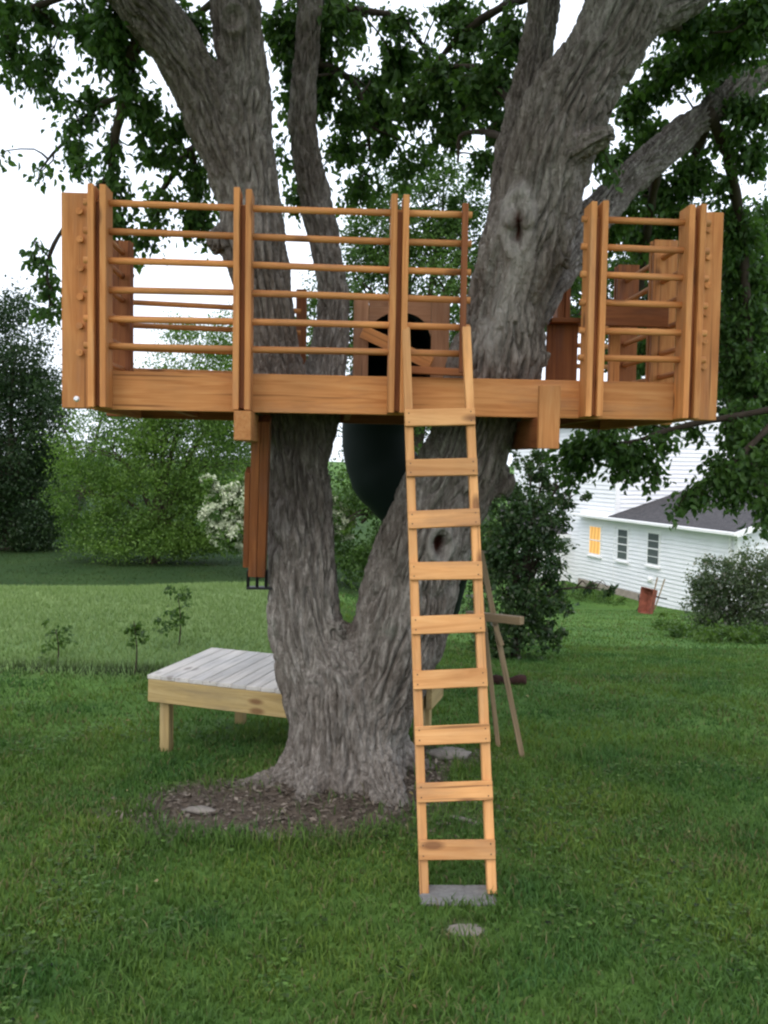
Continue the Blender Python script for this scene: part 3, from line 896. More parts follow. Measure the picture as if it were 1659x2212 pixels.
# thinner boughs that carry the leafy shoots
BOUGHS = [L_(b) for b in (
 [(330, 40, 5.25, 17), (278, 130, 5.45, 15), (275, 205, 5.6, 13), (248, 290, 5.75, 10), (240, 375, 5.85, 7), (236, 450, 5.95, 4)],
 [(480, 340, 5.6, 9), (415, 322, 6.2, 8), (372, 378, 6.35, 7), (340, 425, 6.4, 4)],
 [(300, -10, 5.2, 10), (180, -20, 5.5, 8), (60, 25, 5.6, 6), (-40, 90, 5.6, 4)],
 [(275, 205, 5.6, 7), (212, 232, 5.9, 6), (150, 300, 6.0, 4), (85, 370, 6.1, 2)],
 [(240, 375, 5.85, 6), (165, 455, 6.2, 5), (105, 555, 6.25, 4), (108, 670, 6.3, 2)],
 [(415, 322, 6.2, 6), (425, 400, 6.35, 5), (430, 480, 6.4, 3)],
 [(664, 120, 6.15, 10), (755, 175, 6.6, 8), (788, 250, 6.7, 6), (796, 312, 6.8, 4)],
 [(1095, 300, 5.5, 10), (1040, 284, 6.0, 6), (996, 296, 6.2, 5), (988, 350, 6.2, 2)],
 [(1175, -20, 5.6, 11), (1080, 20, 6.2, 9), (980, 90, 6.5, 7), (900, 190, 6.6, 4)],
 [(668, -10, 6.1, 9), (760, 20, 6.5, 8), (860, 40, 6.8, 6), (925, 110, 7.0, 4)],
 [(1130, 250, 5.5, 9), (1085, 200, 5.9, 8), (1030, 150, 6.2, 6), (960, 150, 6.4, 4)],
 [(1530, 242, 6.2, 14), (1570, 330, 6.5, 12), (1595, 450, 6.9, 11), (1612, 620, 7.1, 9), (1618, 790, 7.1, 8), (1640, 900, 6.9, 5)],
 [(1700, 125, 6.45, 14), (1760, 400, 6.4, 12), (1740, 700, 6.3, 10), (1690, 880, 6.3, 8), (1600, 985, 6.2, 6), (1500, 1060, 6.2, 4)],
 [(1690, 880, 6.3, 7), (1560, 905, 6.4, 7), (1460, 925, 6.5, 6), (1360, 955, 6.5, 5), (1240, 975, 6.6, 3)],
 [(1430, 325, 6.05, 12), (1405, 450, 6.6, 9), (1385, 600, 7.2, 7), (1365, 720, 7.35, 4)],
 [(1560, 215, 6.3, 10), (1500, 340, 6.6, 8), (1470, 470, 7.0, 6), (1465, 640, 7.3, 4)],
 [(1420, 20, 5.1, 10), (1500, 90, 6.0, 8), (1590, 130, 6.3, 5)],
)]
LIMB_PATHS = dict(LIMB_PATHS)
for i, b in enumerate(BOUGHS):
    c = catmull(b, 0.05)
    c[:, :3] += 0.035 * np.stack([fbm(c[:, :3] * 2.1 + 7 * i, 2), fbm(c[:, :3] * 2.1 + 50 + i, 2), fbm(c[:, :3] * 2.1 + 90 + i, 2)], 1) * np.linspace(0, 1, len(c))[:, None]
    LIMB_PATHS['bough%d' % i] = c
    put('bough', tube_mesh('bough', c[:, :3], c[:, 3] * (1 + 0.12 * np.sin(np.arange(len(c)) * 1.3)), 9), M_TWIG, OLD_TREE)

# leafy shoots: sight x, y, half width, half height, distance, density
CLUMPS = [
 (18, 80, 34, 80, 5.6, 1.3), (102, 125, 36, 42, 5.6, 1.6), (105, 25, 60, 36, 5.7, 1.4), (40, 10, 50, 40, 5.4, 1.2), (185, 40, 46, 60, 5.6, 1.3), (240, 85, 52, 70, 5.4, 2.2), (255, 30, 70, 40, 5.3, 2.4),
 (270, 150, 40, 50, 5.5, 2.0), (310, 225, 48, 60, 5.7, 1.5), (205, 225, 54, 40, 5.9, 1.0), (160, 265, 50, 34, 5.9, 0.8), (170, 330, 54, 34, 6.0, 1.2), (90, 370, 26, 18, 6.0, 0.8), (16, 325, 14, 14, 6.0, 0.9),
 (240, 320, 30, 50, 5.8, 1.1), (390, 270, 34, 34, 6.0, 1.8), (372, 335, 34, 34, 6.2, 1.3), (430, 370, 36, 56, 6.3, 1.6), (250, 395, 34, 46, 5.9, 1.5), (345, 425, 42, 28, 6.3, 1.3), (425, 455, 44, 44, 6.4, 1.7),
 (265, 470, 50, 40, 6.1, 1.1), (330, 490, 60, 30, 6.3, 1.0), (450, 500, 30, 24, 6.4, 1.0), (85, 555, 26, 30, 6.2, 1.2), (100, 610, 24, 40, 6.3, 1.1), (110, 665, 22, 30, 6.3, 1.3), (75, 520, 16, 14, 6.2, .8), (290, 545, 60, 26, 6.3, .8),
 (400, 30, 40, 40, 5.9, 1.8), (440, 130, 20, 40, 5.9, 1.4), (620, 210, 26, 60, 6.6, 1.0), (615, 300, 20, 50, 6.6, 1.0), (625, 60, 50, 60, 6.4, 2.2),
 (690, 50, 80, 70, 6.3, 2.8), (760, 30, 50, 50, 6.6, 1.6), (705, 180, 60, 60, 6.5, 2.2), (760, 240, 52, 50, 6.6, 1.8), (745, 320, 60, 44, 6.8, 1.6), (800, 170, 40, 36, 6.9, 1.2), (830, 300, 50, 40, 7.0, 1.1),
 (855, 45, 56, 44, 6.8, 1.2), (920, 120, 40, 40, 7.0, 1.2), (900, 215, 60, 60, 6.6, 2.0), (965, 160, 64, 52, 6.4, 2.0), (1010, 60, 64, 50, 6.5, 1.8), (970, 260, 60, 40, 6.5, 1.7), (1062, 170, 64, 70, 6.0, 2.4), (1100, 60, 56, 60, 6.0, 2.2), (1085, 270, 44, 50, 6.0, 1.8),
 (1050, 340, 40, 36, 6.6, 1.4), (920, 330, 70, 26, 7.2, 0.8), (660, 410, 60, 40, 7.0, 1.2), (780, 400, 60, 40, 7.2, 1.4), (870, 360, 50, 30, 7.2, 1.1),
 (1375, 215, 46, 50, 6.6, 2.2), (1425, 150, 50, 40, 6.4, 2.6), (1500, 110, 84, 46, 6.2, 3.2), (1600, 60, 84, 70, 5.9, 3.4), (1480, 30, 90, 40, 5.7, 2.4), (1640, 20, 60, 60, 5.6, 2.6), (1560, 160, 60, 40, 6.6, 2.2), (1620, 230, 60, 50, 6.2, 2.6), (1625, 320, 50, 50, 6.3, 2.0),
 (1400, 280, 50, 40, 6.9, 1.8), (1345, 350, 50, 44, 6.8, 2.2), (1300, 330, 44, 44, 5.6, 1.3), (1490, 370, 70, 46, 6.6, 2.2), (1420, 410, 56, 44, 6.7, 2.6), (1330, 440, 56, 40, 6.5, 2.6), (1560, 390, 44, 30, 6.8, 1.0), (1515, 290, 40, 40, 6.9, 1.4), (1575, 290, 40, 30, 6.9, 1.5),
 (1290, 500, 50, 40, 6.8, 2.6), (1400, 500, 70, 40, 7.0, 2.8), (1460, 460, 60, 40, 7.0, 2.2), (1600, 500, 60, 46, 7.0, 2.2), (1640, 440, 40, 26, 7.2, 1.0), (1605, 590, 66, 60, 7.2, 3.0), (1620, 690, 60, 70, 7.2, 3.2), (1600, 790, 64, 60, 7.1, 3.0), (1640, 880, 50, 60, 7.0, 2.4),
 (1350, 580, 50, 36, 7.4, 1.8), (1450, 560, 60, 40, 7.4, 2.4), (1220, 610, 40, 30, 7.2, 1.6), (1350, 680, 60, 40, 7.4, 2.2), (1460, 690, 60, 50, 7.4, 2.4), (1370, 760, 60, 34, 7.3, 2.0), (1470, 790, 50, 30, 7.3, 1.6), (1230, 680, 30, 40, 7.3, 1.6),
 (1245, 965, 50, 34, 6.6, 2.2), (1300, 955, 64, 36, 6.5, 2.6), (1375, 975, 50, 34, 6.4, 2.0), (1430, 950, 40, 24, 6.4, 1.2), (1235, 1010, 40, 30, 6.6, 1.4), (1350, 1010, 46, 24, 6.4, 1.2), (1420, 1020, 34, 22, 6.3, 1.3),
 (1500, 1060, 46, 22, 6.2, 1.8), (1470, 1085, 40, 16, 6.2, 1.2), (1560, 1030, 56, 34, 6.2, 2.0), (1610, 1000, 50, 46, 6.2, 2.4), (1650, 1070, 36, 40, 6.1, 1.6), (1590, 930, 44, 46, 6.4, 2.0), (1545, 985, 30, 24, 6.3, 1.3), (1500, 930, 26, 24, 6.6, 0.9), (1655, 960, 40, 60, 6.3, 2.0),
 (1610, 880, 40, 40, 6.6, 2.4), (1635, 1010, 40, 40, 6.2, 2.2), (1640, 800, 40, 50, 6.9, 2.4), (1580, 1060, 40, 22, 6.2, 1.6), (1650, 1120, 26, 24, 6.1, 1.4), (1560, 700, 40, 50, 7.2, 2.0), (1585, 460, 50, 40, 7.0, 1.6), (1310, 920, 60, 24, 6.8, 2.0), (1420, 920, 50, 20, 6.8, 1.4),
 (820, 230, 40, 40, 6.9, 1.2), (1010, 210, 50, 50, 6.5, 1.6), (860, 130, 40, 40, 6.9, 1.2), (980, 20, 60, 40, 6.7, 1.5), (640, 140, 40, 50, 6.5, 1.8), (590, 30, 30, 40, 6.3, 1.6), (420, 60, 36, 40, 6.0, 1.4), (340, 300, 40, 50, 6.0, 1.1), (130, 200, 40, 30, 6.0, .9), (60, 150, 30, 50, 5.8, .9),
]

def crown_clumps():
    nodes = np.concatenate([c for k, c in LIMB_PATHS.items() if k.startswith('bough')] + [c[::3] for k, c in LIMB_PATHS.items() if k in ('left', 'left_branch', 'rear', 'right', 'right_dark', 'right_fork', 'right_limb')])
    nodes = nodes[(nodes[:, 2] > 2.9) | (nodes[:, 3] < .035)]
    tw, lv = [], []
    cols = [np.array([0.030, 0.075, 0.022]), np.array([0.100, 0.190, 0.045])]
    spots = []
    for x, y, rx, ry, Y, dens in CLUMPS:
        c = np.array(P(x, y, Y)); k = Y / FPX * 1.22
        n = int(5.0 * dens * rx * ry * math.pi / (165.0 * (6.0 / Y) ** 2))
        spots.append((c, np.array([rx * k, max(rx, ry) * k * 0.9, ry * k]), n))
    k = 0
    while k < 190:                                            # the crown goes on above and around the view, thickened to shade the limbs
        a = rng.uniform(0, 2 * math.pi); r = rng.uniform(0.05, 1) ** .5 * 5.2
        c = np.array([TREE[0] + math.cos(a) * r, TREE[1] + 0.6 + math.sin(a) * r, rng.uniform(4.6, 8.6)])
        if c[2] < 1.9 + 0.53 * max(c[1], 0) + 0.75: continue
        spots.append((c, np.array([.75, .75, .45]) * rng.uniform(.8, 1.3), 241)); k += 1
    for c, r, n in spots:
        d = np.linalg.norm(nodes[:, :3] - c, axis=1) + 0.25 * (nodes[:, 3] > .04) + 0.5 * np.clip(nodes[:, 2] - c[2] - 0.6, 0, None)
        if n == 241: d = d + 9 * (nodes[:, 3] < .05) + 9 * (nodes[:, 2] < 4.3)
        cand = np.argsort(d)[:4]
        p0 = nodes[cand[rng.integers(0, 4)], :3]
        dl = np.linalg.norm(c - p0)
        mid = (p0 + c) / 2 + np.array([0, 0, 0.10 * dl]) + rng.normal(size=3) * 0.13 * dl
        br = catmull([[*p0, 0.007 + 0.005 * dl], [*mid, 0.005 + .002 * dl], [*c, 0.004], [*(c + (c - mid) * .4 - [0, 0, r[2] * .5]), 0.002]], 0.12)
        tw.append(tube_arrays(br[:, :3], br[:, 3], 6, False))
        nt = max(3, n // 16)
        pool = br[int(len(br) * 0.55):, :3]
        for _ in range(nt):
            u = unit(1)[0]
            e = c + u * r * rng.uniform(0.45, 1.0)
            s = pool[rng.integers(0, len(pool))]
            m = (s + e) / 2 + np.array([0, 0, 0.10 * np.linalg.norm(e - s)])
            e = e - np.array([0, 0, 0.06])
            t = np.linspace(0, 1, 4)[:, None]
            path = (1 - t) ** 2 * s + 2 * t * (1 - t) * m + t ** 2 * e
            tw.append(tube_arrays(path, np.linspace(0.003, 0.0011, 4), 3, False))
            k = max(4, n // nt)
            tt = rng.uniform(0.12, 1.08, k)[:, None]
            bp = (1 - tt) ** 2 * s + 2 * tt * (1 - tt) * m + tt ** 2 * e + rng.normal(size=(k, 3)) * 0.032
            dr = unit(k) * 0.8 + np.array([0, 0, -0.75]) + (e - s) * 0.6
            nr = unit(k) + np.array([0, -0.2, 0.6])
            sz = rng.uniform(0.032, 0.070, k) * (1.9 if n == 241 else 1)
            V, F = leaves6(bp, dr, nr, sz, sz * rng.uniform(.5, .7, k))
            q = np.clip(rng.uniform(0, 1, k) * 0.7 + rng.uniform(0, 0.4), 0, 1)[:, None]
            C = cols[0] * (1 - q) + cols[1] * q
            lv.append((V, F, np.repeat(C, 6, 0)))
    V, F, C = merge(lv)
    put('crown', np_mesh('crown', V, F, False, C), M_LEAF, OLD_TREE)['kind'] = 'stuff'
    V, F, _ = merge(tw)
    put('twigs', np_mesh('twigs', V, F, True), M_TWIG, OLD_TREE)['kind'] = 'stuff'
crown_clumps()

# ================================================================== the wooden platform
YAW = math.radians(3.0)
PO = Vector((0.0, 4.68, 0.0))
PU, PV = Vector((math.cos(YAW), math.sin(YAW), 0)), Vector((-math.sin(YAW), math.cos(YAW), 0))
def pf(u, v, z):
    return PO + PU * u + PV * v + Vector((0, 0, z))

def build_platform():
    R = empty('tree_house', (0.0, 5.3, 2.1), 'orange stained wooden platform with round rung railings built in the forked tree', 'tree house')
    B0, B1, TOP = 2.12, 2.312, 3.175
    UL, UR, VB = -1.46, 1.555, 1.50
    VL = 1.02
    rb = lambda u: VL + (VB - VL) * (u - UL) / (UR - UL)      # the back edge runs a little askew
    th = 0.038
    # fascias
    board('fascia', M_CEDAR, R, pf(UL, th / 2, (B0 + B1) / 2), pf(UR, th / 2, (B0 + B1) / 2), th, B1 - B0)
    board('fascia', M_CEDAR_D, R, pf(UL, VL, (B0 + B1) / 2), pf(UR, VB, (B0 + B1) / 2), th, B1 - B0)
    board('fascia', M_CEDAR, R, pf(UL + th / 2, th + .002, (B0 + B1) / 2 - .003), pf(UL + th / 2, VL - th / 2 - .002, (B0 + B1) / 2 - .003), th, B1 - B0)
    board('fascia', M_CEDAR, R, pf(UR - th / 2, th + .002, (B0 + B1) / 2 - .003), pf(UR - th / 2, VB - th / 2 - .002, (B0 + B1) / 2 - .003), th, B1 - B0)
    # joists and deck planks
    for i, u in enumerate(np.linspace(UL + .35, UR - .35, 6)):
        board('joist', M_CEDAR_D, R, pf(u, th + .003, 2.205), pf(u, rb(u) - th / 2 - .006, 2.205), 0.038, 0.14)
    for i in range(10):
        v = 0.05 + 0.145 * i + 0.07
        if v > VB - .02: break
        ua = UL + .045 if v < VL - .1 else UL + .08 + (v + .08 - VL) / (VB - VL) * (UR - UL)
        board('deck_plank', M_CEDAR, R, pf(min(ua, UR - .4), v, 2.288 - .004), pf(UR - .045, v, 2.288 - .004), 0.138, 0.022)
    # railing posts: two boards on edge with a filler between them
    def post(c, out, along, top, lean=0.0, dark=False, gap=0.057, w=0.14):
        M = M_CEDAR_D if dark else M_CEDAR  # back posts get darker cedar: deeper stain plus their shade in the colour
        for s in (-1, 1):
            p = c + along * (s * gap / 2) + out * (w / 2)
            dz = random.uniform(-0.006, 0.006)
            board('post_board', M, R, p + Vector((0, 0, B0 + .004)), p + Vector((0, 0, top + dz)), 0.030, w, up=out)
        q = c + out * (w * 0.42)
        board('post_filler', M_CEDAR_D, R, q + Vector((0, 0, B0 + .012)), q + Vector((0, 0, top - 0.075)), 0.0262, w * 0.6, up=out)
    for u in (-1.397, -0.708, 0.048, 1.024, 1.512):
        post(pf(u, -.001, 0), -PV, PU, TOP + (0.006 if u < 0 else 0))
    post(pf(UL, .035, 0), -PU, PV, TOP)
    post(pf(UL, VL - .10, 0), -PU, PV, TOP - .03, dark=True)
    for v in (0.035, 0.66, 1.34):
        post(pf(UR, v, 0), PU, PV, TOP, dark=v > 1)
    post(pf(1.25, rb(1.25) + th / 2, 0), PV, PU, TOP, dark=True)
    # rungs
    ZR = (3.103, 2.966, 2.828, 2.691, 2.554, 2.423)
    def rung(a, b, r=0.0165):
        L = (b - a).length
        n = max(3, int(L / .3))
        xs = np.linspace(-L / 2, L / 2, n)
        pts = np.stack([xs, 0.0025 * np.sin(xs * 3 + a.z * 9), 0.003 * np.cos(xs * 2.3 + a.z * 7)], 1)
        put('rung', tube_mesh('rung', pts, np.full(n, r), 12), M_CEDAR, R, frame_from(a, b))
    for z in ZR:
        rung(pf(-1.475, -.07, z + .004), pf(0.405, -.07, z - .001))
        rung(pf(0.955, -.07, z), pf(1.60, -.07, z - .003))
        for u in (UL - .047, UR + .06):
            rung(pf(u, -.030, z - .026), pf(u, (VL if u < 0 else VB) + .03, z - .026))
        if z < 2.9:
            rung(pf(UL - .05, rb(UL) + .06, z - .01), pf(-.48, rb(-.48) + .06, z - .01))
            rung(pf(1.18, rb(1.18) + .09, z - .01), pf(UR + .05, rb(UR) + .09, z - .01))
    # the thin upright where the front rungs stop, with a low plank behind
    board('end_upright', M_CEDAR_D, R, pf(.368, -.100, 2.33), pf(.368, -.100, 3.150), 0.030, 0.022, up=-PV)
    board('toe_board', M_CEDAR_D, R, pf(0.09, -.04, 2.345), pf(.41, -.04, 2.335), 0.03, 0.036)
    # beams under the deck
    board('beam', M_CEDAR, R, pf(-.697, -.185, 2.047), pf(-.697, VB + .1, 2.047), 0.082, 0.142, c=.004)
    board('beam', M_CEDAR_D, R, pf(.792, -.140, 2.040), pf(.792, VB + .1, 2.040), 0.085, 0.150, c=.004)
    board('beam_end_board', M_CEDAR, R, pf(.792, -.162, 1.962), pf(.792, -.162, 2.270), 0.104, 0.040, up=-PV)
    # the knee brace from the left beam back to the trunk, on a black steel bracket
    a, b = pf(-.640, .25, 2.10), Vector(P(556, 1238, 5.28))
    ax = (b - a).normalized()
    side = Vector((1, 0, 0))
    fr = ax.cross(side).normalized()
    for s in (-1, 1):
        board('knee_brace', M_CEDAR_D, R, a + side * (s * .024), b + side * (s * .024), 0.095, 0.046, up=side)
    board('brace_cleat', M_CEDAR_D, R, a + ax * .30 - side * .0635, b - ax * .06 - side * .0635, 0.09, 0.030, up=side)
    for s in (-.052, 0.0, .052):
        board('bracket', M_STEEL, R, b + side * s - ax * .02, b + side * s + ax * .105, 0.017, 0.017, up=side, c=.001)
    board('bracket', M_STEEL, R, b + ax * .10 - side * .06, b + ax * .10 + Vector((.17, .02, 0)), 0.06, 0.014, c=.001)
    # bolts at the left corner
    for p in (P(166, 862, 4.60), P(206, 855, 4.55)):
        V, F = tube_arrays(np.array([[0, 0, 0], [0, -.008, 0], [0, -.012, 0]]), [.016, .016, .008], 10)
        put('bolt', quads_mesh('bolt', V, F, False), M_BOLT, R, Matrix.Translation(p))
    # slide gate in the back railing: two pale uprights and an arched head
    ys = 6.20
    g = lambda x, y: P(x, y, ys)
    p0, p1 = g(784, 652), g(947, 655)
    zt = p0.z
    board('gate_post', M_ROUGH, R, (p0.x - .01, ys, 2.30), (p0.x - .01, ys, zt + .02), 0.10, 0.035, up=(0, -1, 0))
    board('gate_post', M_ROUGH, R, (p1.x + .015, ys, 2.30), (p1.x + .015, ys, zt + .02), 0.12, 0.035, up=(0, -1, 0))
    x0, x1 = p0.x + .042, p1.x - .047
    cx, n = (x0 + x1) / 2, 14
    hw = (x1 - x0) / 2
    zs = zt - .125
    V, F = [], []
    for j, yy in enumerate((ys - .012, ys + .012)):
        for i in range(n + 1):
            x = x0 + (x1 - x0) * i / n
            V.append((x, yy, zs - .10 + .16 * math.sqrt(max(0, 1 - ((x - cx) / (hw * 1.001)) ** 2))))
        for i in range(n + 1):
            V.append((x0 + (x1 - x0) * i / n, yy, zt + .015))
    k = 2 * (n + 1)
    for i in range(n):
        F += [(i, i + 1, n + 2 + i, n + 1 + i), (k + i + 1, k + i, k + n + 1 + i, k + n + 2 + i), (i + 1, i, k + i, k + i + 1), (n + 1 + i, n + 2 + i, k + n + 2 + i, k + n + 1 + i)]
    me = bpy.data.meshes.new('gate_head'); me.from_pydata(V, [], F); me.update()
    put('gate_head', me, M_ROUGH, R)
    # a short post behind the trunk fork with a cap board, and a built-in seat in the right corner
    q = P(651, 640, 6.25)
    board('back_stay', M_CEDAR_D, R, (q.x, 6.27, 2.30), (q.x, 6.27, 3.02), 0.07, 0.04, up=(0, -1, 0))
    q = P(1205, 712, 5.45)
    board('seat_end', M_CEDAR_D, R, (q.x + .02, 5.42, 2.30), (q.x + .02, 5.42, 2.69), 0.18, 0.03, up=(0, -1, 0))
    board('seat_end', M_CEDAR_D, R, (q.x - .06, 5.40, 2.705), (q.x + .22, 5.40, 2.705), 0.16, 0.026)
    board('seat_board', M_CEDAR_D, R, (1.10, 5.08, 2.70), (1.53, 5.10, 2.695), 0.03, 0.115)
    board('seat_board', M_CEDAR_D, R, (1.10, 5.22, 2.745), (1.52, 5.24, 2.745), 0.24, 0.026)
    board('seat_leg', M_CEDAR, R, (1.29, 5.30, 2.30), (1.29, 5.30, 2.73), 0.06, 0.04, up=(0, -1, 0))
    return R
build_platform()

# loose bar laid across the mouth of the slide
a, b = P(783, 716, 6.10), P(932, 786, 6.02)
b.z = max(b.z, 2.34)
o = board('loose_board', M_CEDAR, None, a, b, 0.03, 0.085)
tag(o, 'pale loose board leaning slantwise across the mouth of the green slide', 'board')

# green tube slide behind the platform
def build_slide():
    R = empty('tube_slide', (0.35, 8.9, 0.0), 'dark green plastic tube slide curving down behind the forked trunk', 'slide')
    c = [[.065, 6.26, 2.60, .255], [.06, 6.6, 2.58, .26], [.0, 6.88, 2.45, .265], [-.06, 7.0, 2.15, .265], [-.02, 7.0, 1.85, .265], [.16, 7.02, 1.62, .265], [.36, 7.25, 1.42, .265], [.46, 7.7, 1.1, .265], [.45, 8.2, .72, .265], [.40, 8.7, .42, .265], [.36, 9.1, .32, .265]]
    p = catmull(c, 0.04)
    n = len(p)
    rad = p[:, 3] + 0.012 * (np.abs((np.arange(n) % 16) - 8) > 6.5)
    V, F = tube_arrays(p[:, :3], rad, 28, False)
    put('tube', quads_mesh('tube', V, F), M_SLIDE, R)
    ring = [[.065 + .27 * math.cos(t), 6.255, 2.60 + .27 * math.sin(t)] for t in np.linspace(0, 2 * math.pi, 33)]
    V, F = tube_arrays(np.array(ring), np.full(33, .018), 8, False)
    put('mouth_rim', quads_mesh('mouth_rim', V, F), M_SLIDE, R)
    board('support_leg', M_TREAT, R, (.45, 8.0, tz(.45, 8) - .05), (.45, 8.0, .62), .07, .07)
build_slide()

# ================================================================== the ladder
def build_ladder():
    R = empty('ladder', (0.345, 3.95, 0.02), 'tall pale pine ladder with nine flat rungs leaning on the platform edge', 'ladder')
    def line(z):                      # front face of the rails
        t = (z - 0.2) / 1.9
        return Vector((0.3425 - 0.084 * t, 3.958 + 0.475 * t, z))
    ax = (line(2) - line(0)).normalized()
    fr = Vector((0, -1, 0)); fr = (fr - ax * fr.dot(ax)).normalized()
    sd = ax.cross(fr).normalized()
    if sd.x < 0: sd = -sd
    W = 0.1675
    for s in (-1, 1):
        a = line(0.016) + sd * s * (W - .020) - fr * .033
        b = line(2.548 if s < 0 else 2.543) + sd * s * (W - .020) - fr * .033
        board('rail', M_LADDER, R, a, b, 0.040, 0.064, up=fr)
    for i in range(9):
        z = 0.200 + 0.2372 * i
        c = line(z) + fr * .0105
        tilt = random.uniform(-.004, .004)
        o = board('rung', M_LADDER, R, c - sd * W + Vector((0, 0, tilt)), c + sd * W - Vector((0, 0, tilt)), 0.019, 0.083, up=ax)
        for s in (-1, 1):
            for k in (-1, 1):
                V, F = tube_arrays(np.array([[0, 0, 0], [0, 0, .0012]]), [.0035, .003], 6)
                q = c + sd * s * (W - .02) + ax * k * .022 + fr * .0095
                nail = put('nail', quads_mesh('nail', V, F, False), M_STEEL, o, frame_from(q, q + sd, up=fr, mid=False))
build_ladder()

def lumpy(name, sx, sy, sz, seed, n=16, m=9, amp=.42):
    V = []
    for j in range(m):
        t = math.pi * (j + .02) / (m - .96)
        for i in range(n):
            a = 2 * math.pi * i / n
            V.append((math.cos(a) * math.sin(t), math.sin(a) * math.sin(t), math.cos(t)))
    V = np.array(V)
    V = V * (1 + amp * fbm(V * 1.6 + seed * 7.7, 3))[:, None] * np.array([sx, sy, sz])
    F = [(j * n + i, (j + 1) * n + i, (j + 1) * n + (i + 1) % n, j * n + (i + 1) % n) for j in range(m - 1) for i in range(n)]
    me = bpy.data.meshes.new(name); me.from_pydata(V.tolist(), [], F); me.update()
    me.polygons.foreach_set('use_smooth', np.ones(len(F), bool))
    return me

o = put('paving_slab', cbox_mesh('paving_slab', 0.33, 0.17, 0.06, .010), M_CONC, None, Matrix.Translation((0.345, 3.925, -0.010)) @ Matrix.Rotation(math.radians(2), 4, 'Z'))
tag(o, 'grey concrete paving slab sunk in the grass under the ladder feet', 'paving slab')

for (x, y, sx, sy, sz, lab) in ((432, 1752, .085, .035, .018, 'flat whitish stone lying on the bare soil left of the trunk'),
                                (580, 1812, .035, .028, .02, 'small tan stone at the front edge of the bare soil'),
                                (1005, 2010, .075, .05, .010, 'flat pale stone in the lawn in front of the ladder'),
                                (965, 1632, .15, .09, .035, 'rough grey stone behind the ladder beside the trunk'),
                                (1000, 1772, .10, .015, .012, 'thin pale stick lying in the grass behind the ladder')):
    g = PG(x, y)
    tag(put('stick' if 'stick' in lab else 'stone', lumpy('stone', sx, sy, sz, x), M_STONE, None, Matrix.Translation((g.x, g.y, g.z + sz * .3)) @ Matrix.Rotation(x * .7 % 1 - .5, 4, 'Z')), lab, 'stick' if 'stick' in lab else 'stone')

# bark and leaf litter on the bare soil
def litter():
    n = 9000
    x = rng.uniform(-1.5, 0.9, n); y = rng.uniform(4.3, 6.0, n)
    k = rng.uniform(0, 1, n) < soil_mask(x, y)
    x, y = x[k], y[k]; n = len(x)
    b = np.stack([x, y, terrain(x, y) + .006], 1)
    d = unit(n) * [1, 1, .25]; nr = unit(n) * .5 + [0, 0, 1]
    s = rng.uniform(.012, .05, n)
    V, F = leaves(b, d, nr, s, s * rng.uniform(.25, .6, n), .1)
    r = rng.uniform(0, 1, n)[:, None]
    C = np.array([.095, .073, .056]) * (1 - r) + np.array([.28, .235, .19]) * r ** 2
    tag(put('bark_litter', np_mesh('bark_litter', V, F, False, np.repeat(C, 4, 0)), M_PETAL), 'loose brown bark chips and leaf litter on the bare soil', 'litter', kind='stuff')
litter()

# ================================================================== low unfinished deck left of the trunk
def build_low_deck():
    R = empty('low_deck', (-0.95, 6.05, 0.0), 'low unfinished deck of grey planks on short pine legs left of the trunk', 'deck')
    f0 = Vector((-1.47, 5.80, 0)); du = Vector((.962, -.272, 0)); dv = Vector((.272, .962, 0))
    top, hr, Wd, tilt = 0.500, 0.145, 0.86, -.022
    def q(u, v, z): return f0 + du * u + dv * v + Vector((0, 0, z + tilt * u))
    n = 18
    for i in range(n):
        u = .045 + .0965 * i
        v0 = -.022
        if u > .93: v0 = .50          # cut short where the trunk stands
        board('plank', M_GREYWOOD, R, q(u, v0, top), q(u, Wd + .02, top), 0.0950, 0.026)
    board('rim_board', M_TREAT, R, q(0, 0, top - .014 - hr / 2), q(.98, 0, top - .014 - hr / 2), .038, hr)
    board('rim_board', M_TREAT, R, q(0, Wd, top - .014 - hr / 2), q(1.72, Wd, top - .014 - hr / 2), .038, hr)
    board('rim_board', M_TREAT, R, q(.02, .022, top - .016 - hr / 2), q(.02, Wd - .022, top - .016 - hr / 2), .038, hr)
    board('rim_board', M_TREAT, R, q(1.70, .52, top - .016 - hr / 2), q(1.70, Wd - .022, top - .016 - hr / 2), .038, hr)
    for u, v in ((.085, .068), (.27, Wd - .068), (1.62, Wd - .068), (1.63, .56)):
        p = q(u, v, 0)
        board('leg', M_TREAT, R, Vector((p.x, p.y, tz(p.x, p.y) - .04)), Vector((p.x, p.y, top - .03 + tilt * u)), .065, .065, up=dv)
build_low_deck()

# ================================================================== old poles leaning behind the ladder
def build_poles():
    g = PG(1128, 1634)
    R = empty('pole_frame', g, 'two thin weathered poles with a crosspiece leaning against the trunk right of the ladder', 'wooden frame')
    a = Vector((g.x, g.y, g.z)); b = P(1038, 1190, g.y + .03)
    board('pole', M_OLDPOLE, R, a - (b - a).normalized() * .03, b, .034, .034, up=(0, -1, 0))
    h = PG(1076, 1612); c = P(1036, 1260, h.y + .02)
    board('pole', M_OLDPOLE, R, h - (c - h).normalized() * .03, c, .030, .030, up=(0, -1, 0))
    m0, m1 = P(1010, 1328, g.y + .10), P(1128, 1341, g.y - .16)
    board('crosspiece', M_OLDPOLE, R, m0, m1, .05, .05)
    d = (b - a).normalized()
    c0 = P(1070, 1352, g.y - .03); c1 = P(1084, 1394, g.y - .03)
    board('cleat', M_OLDPOLE, R, c0, c1, .03, .036, up=(0, -1, 0))
build_poles()

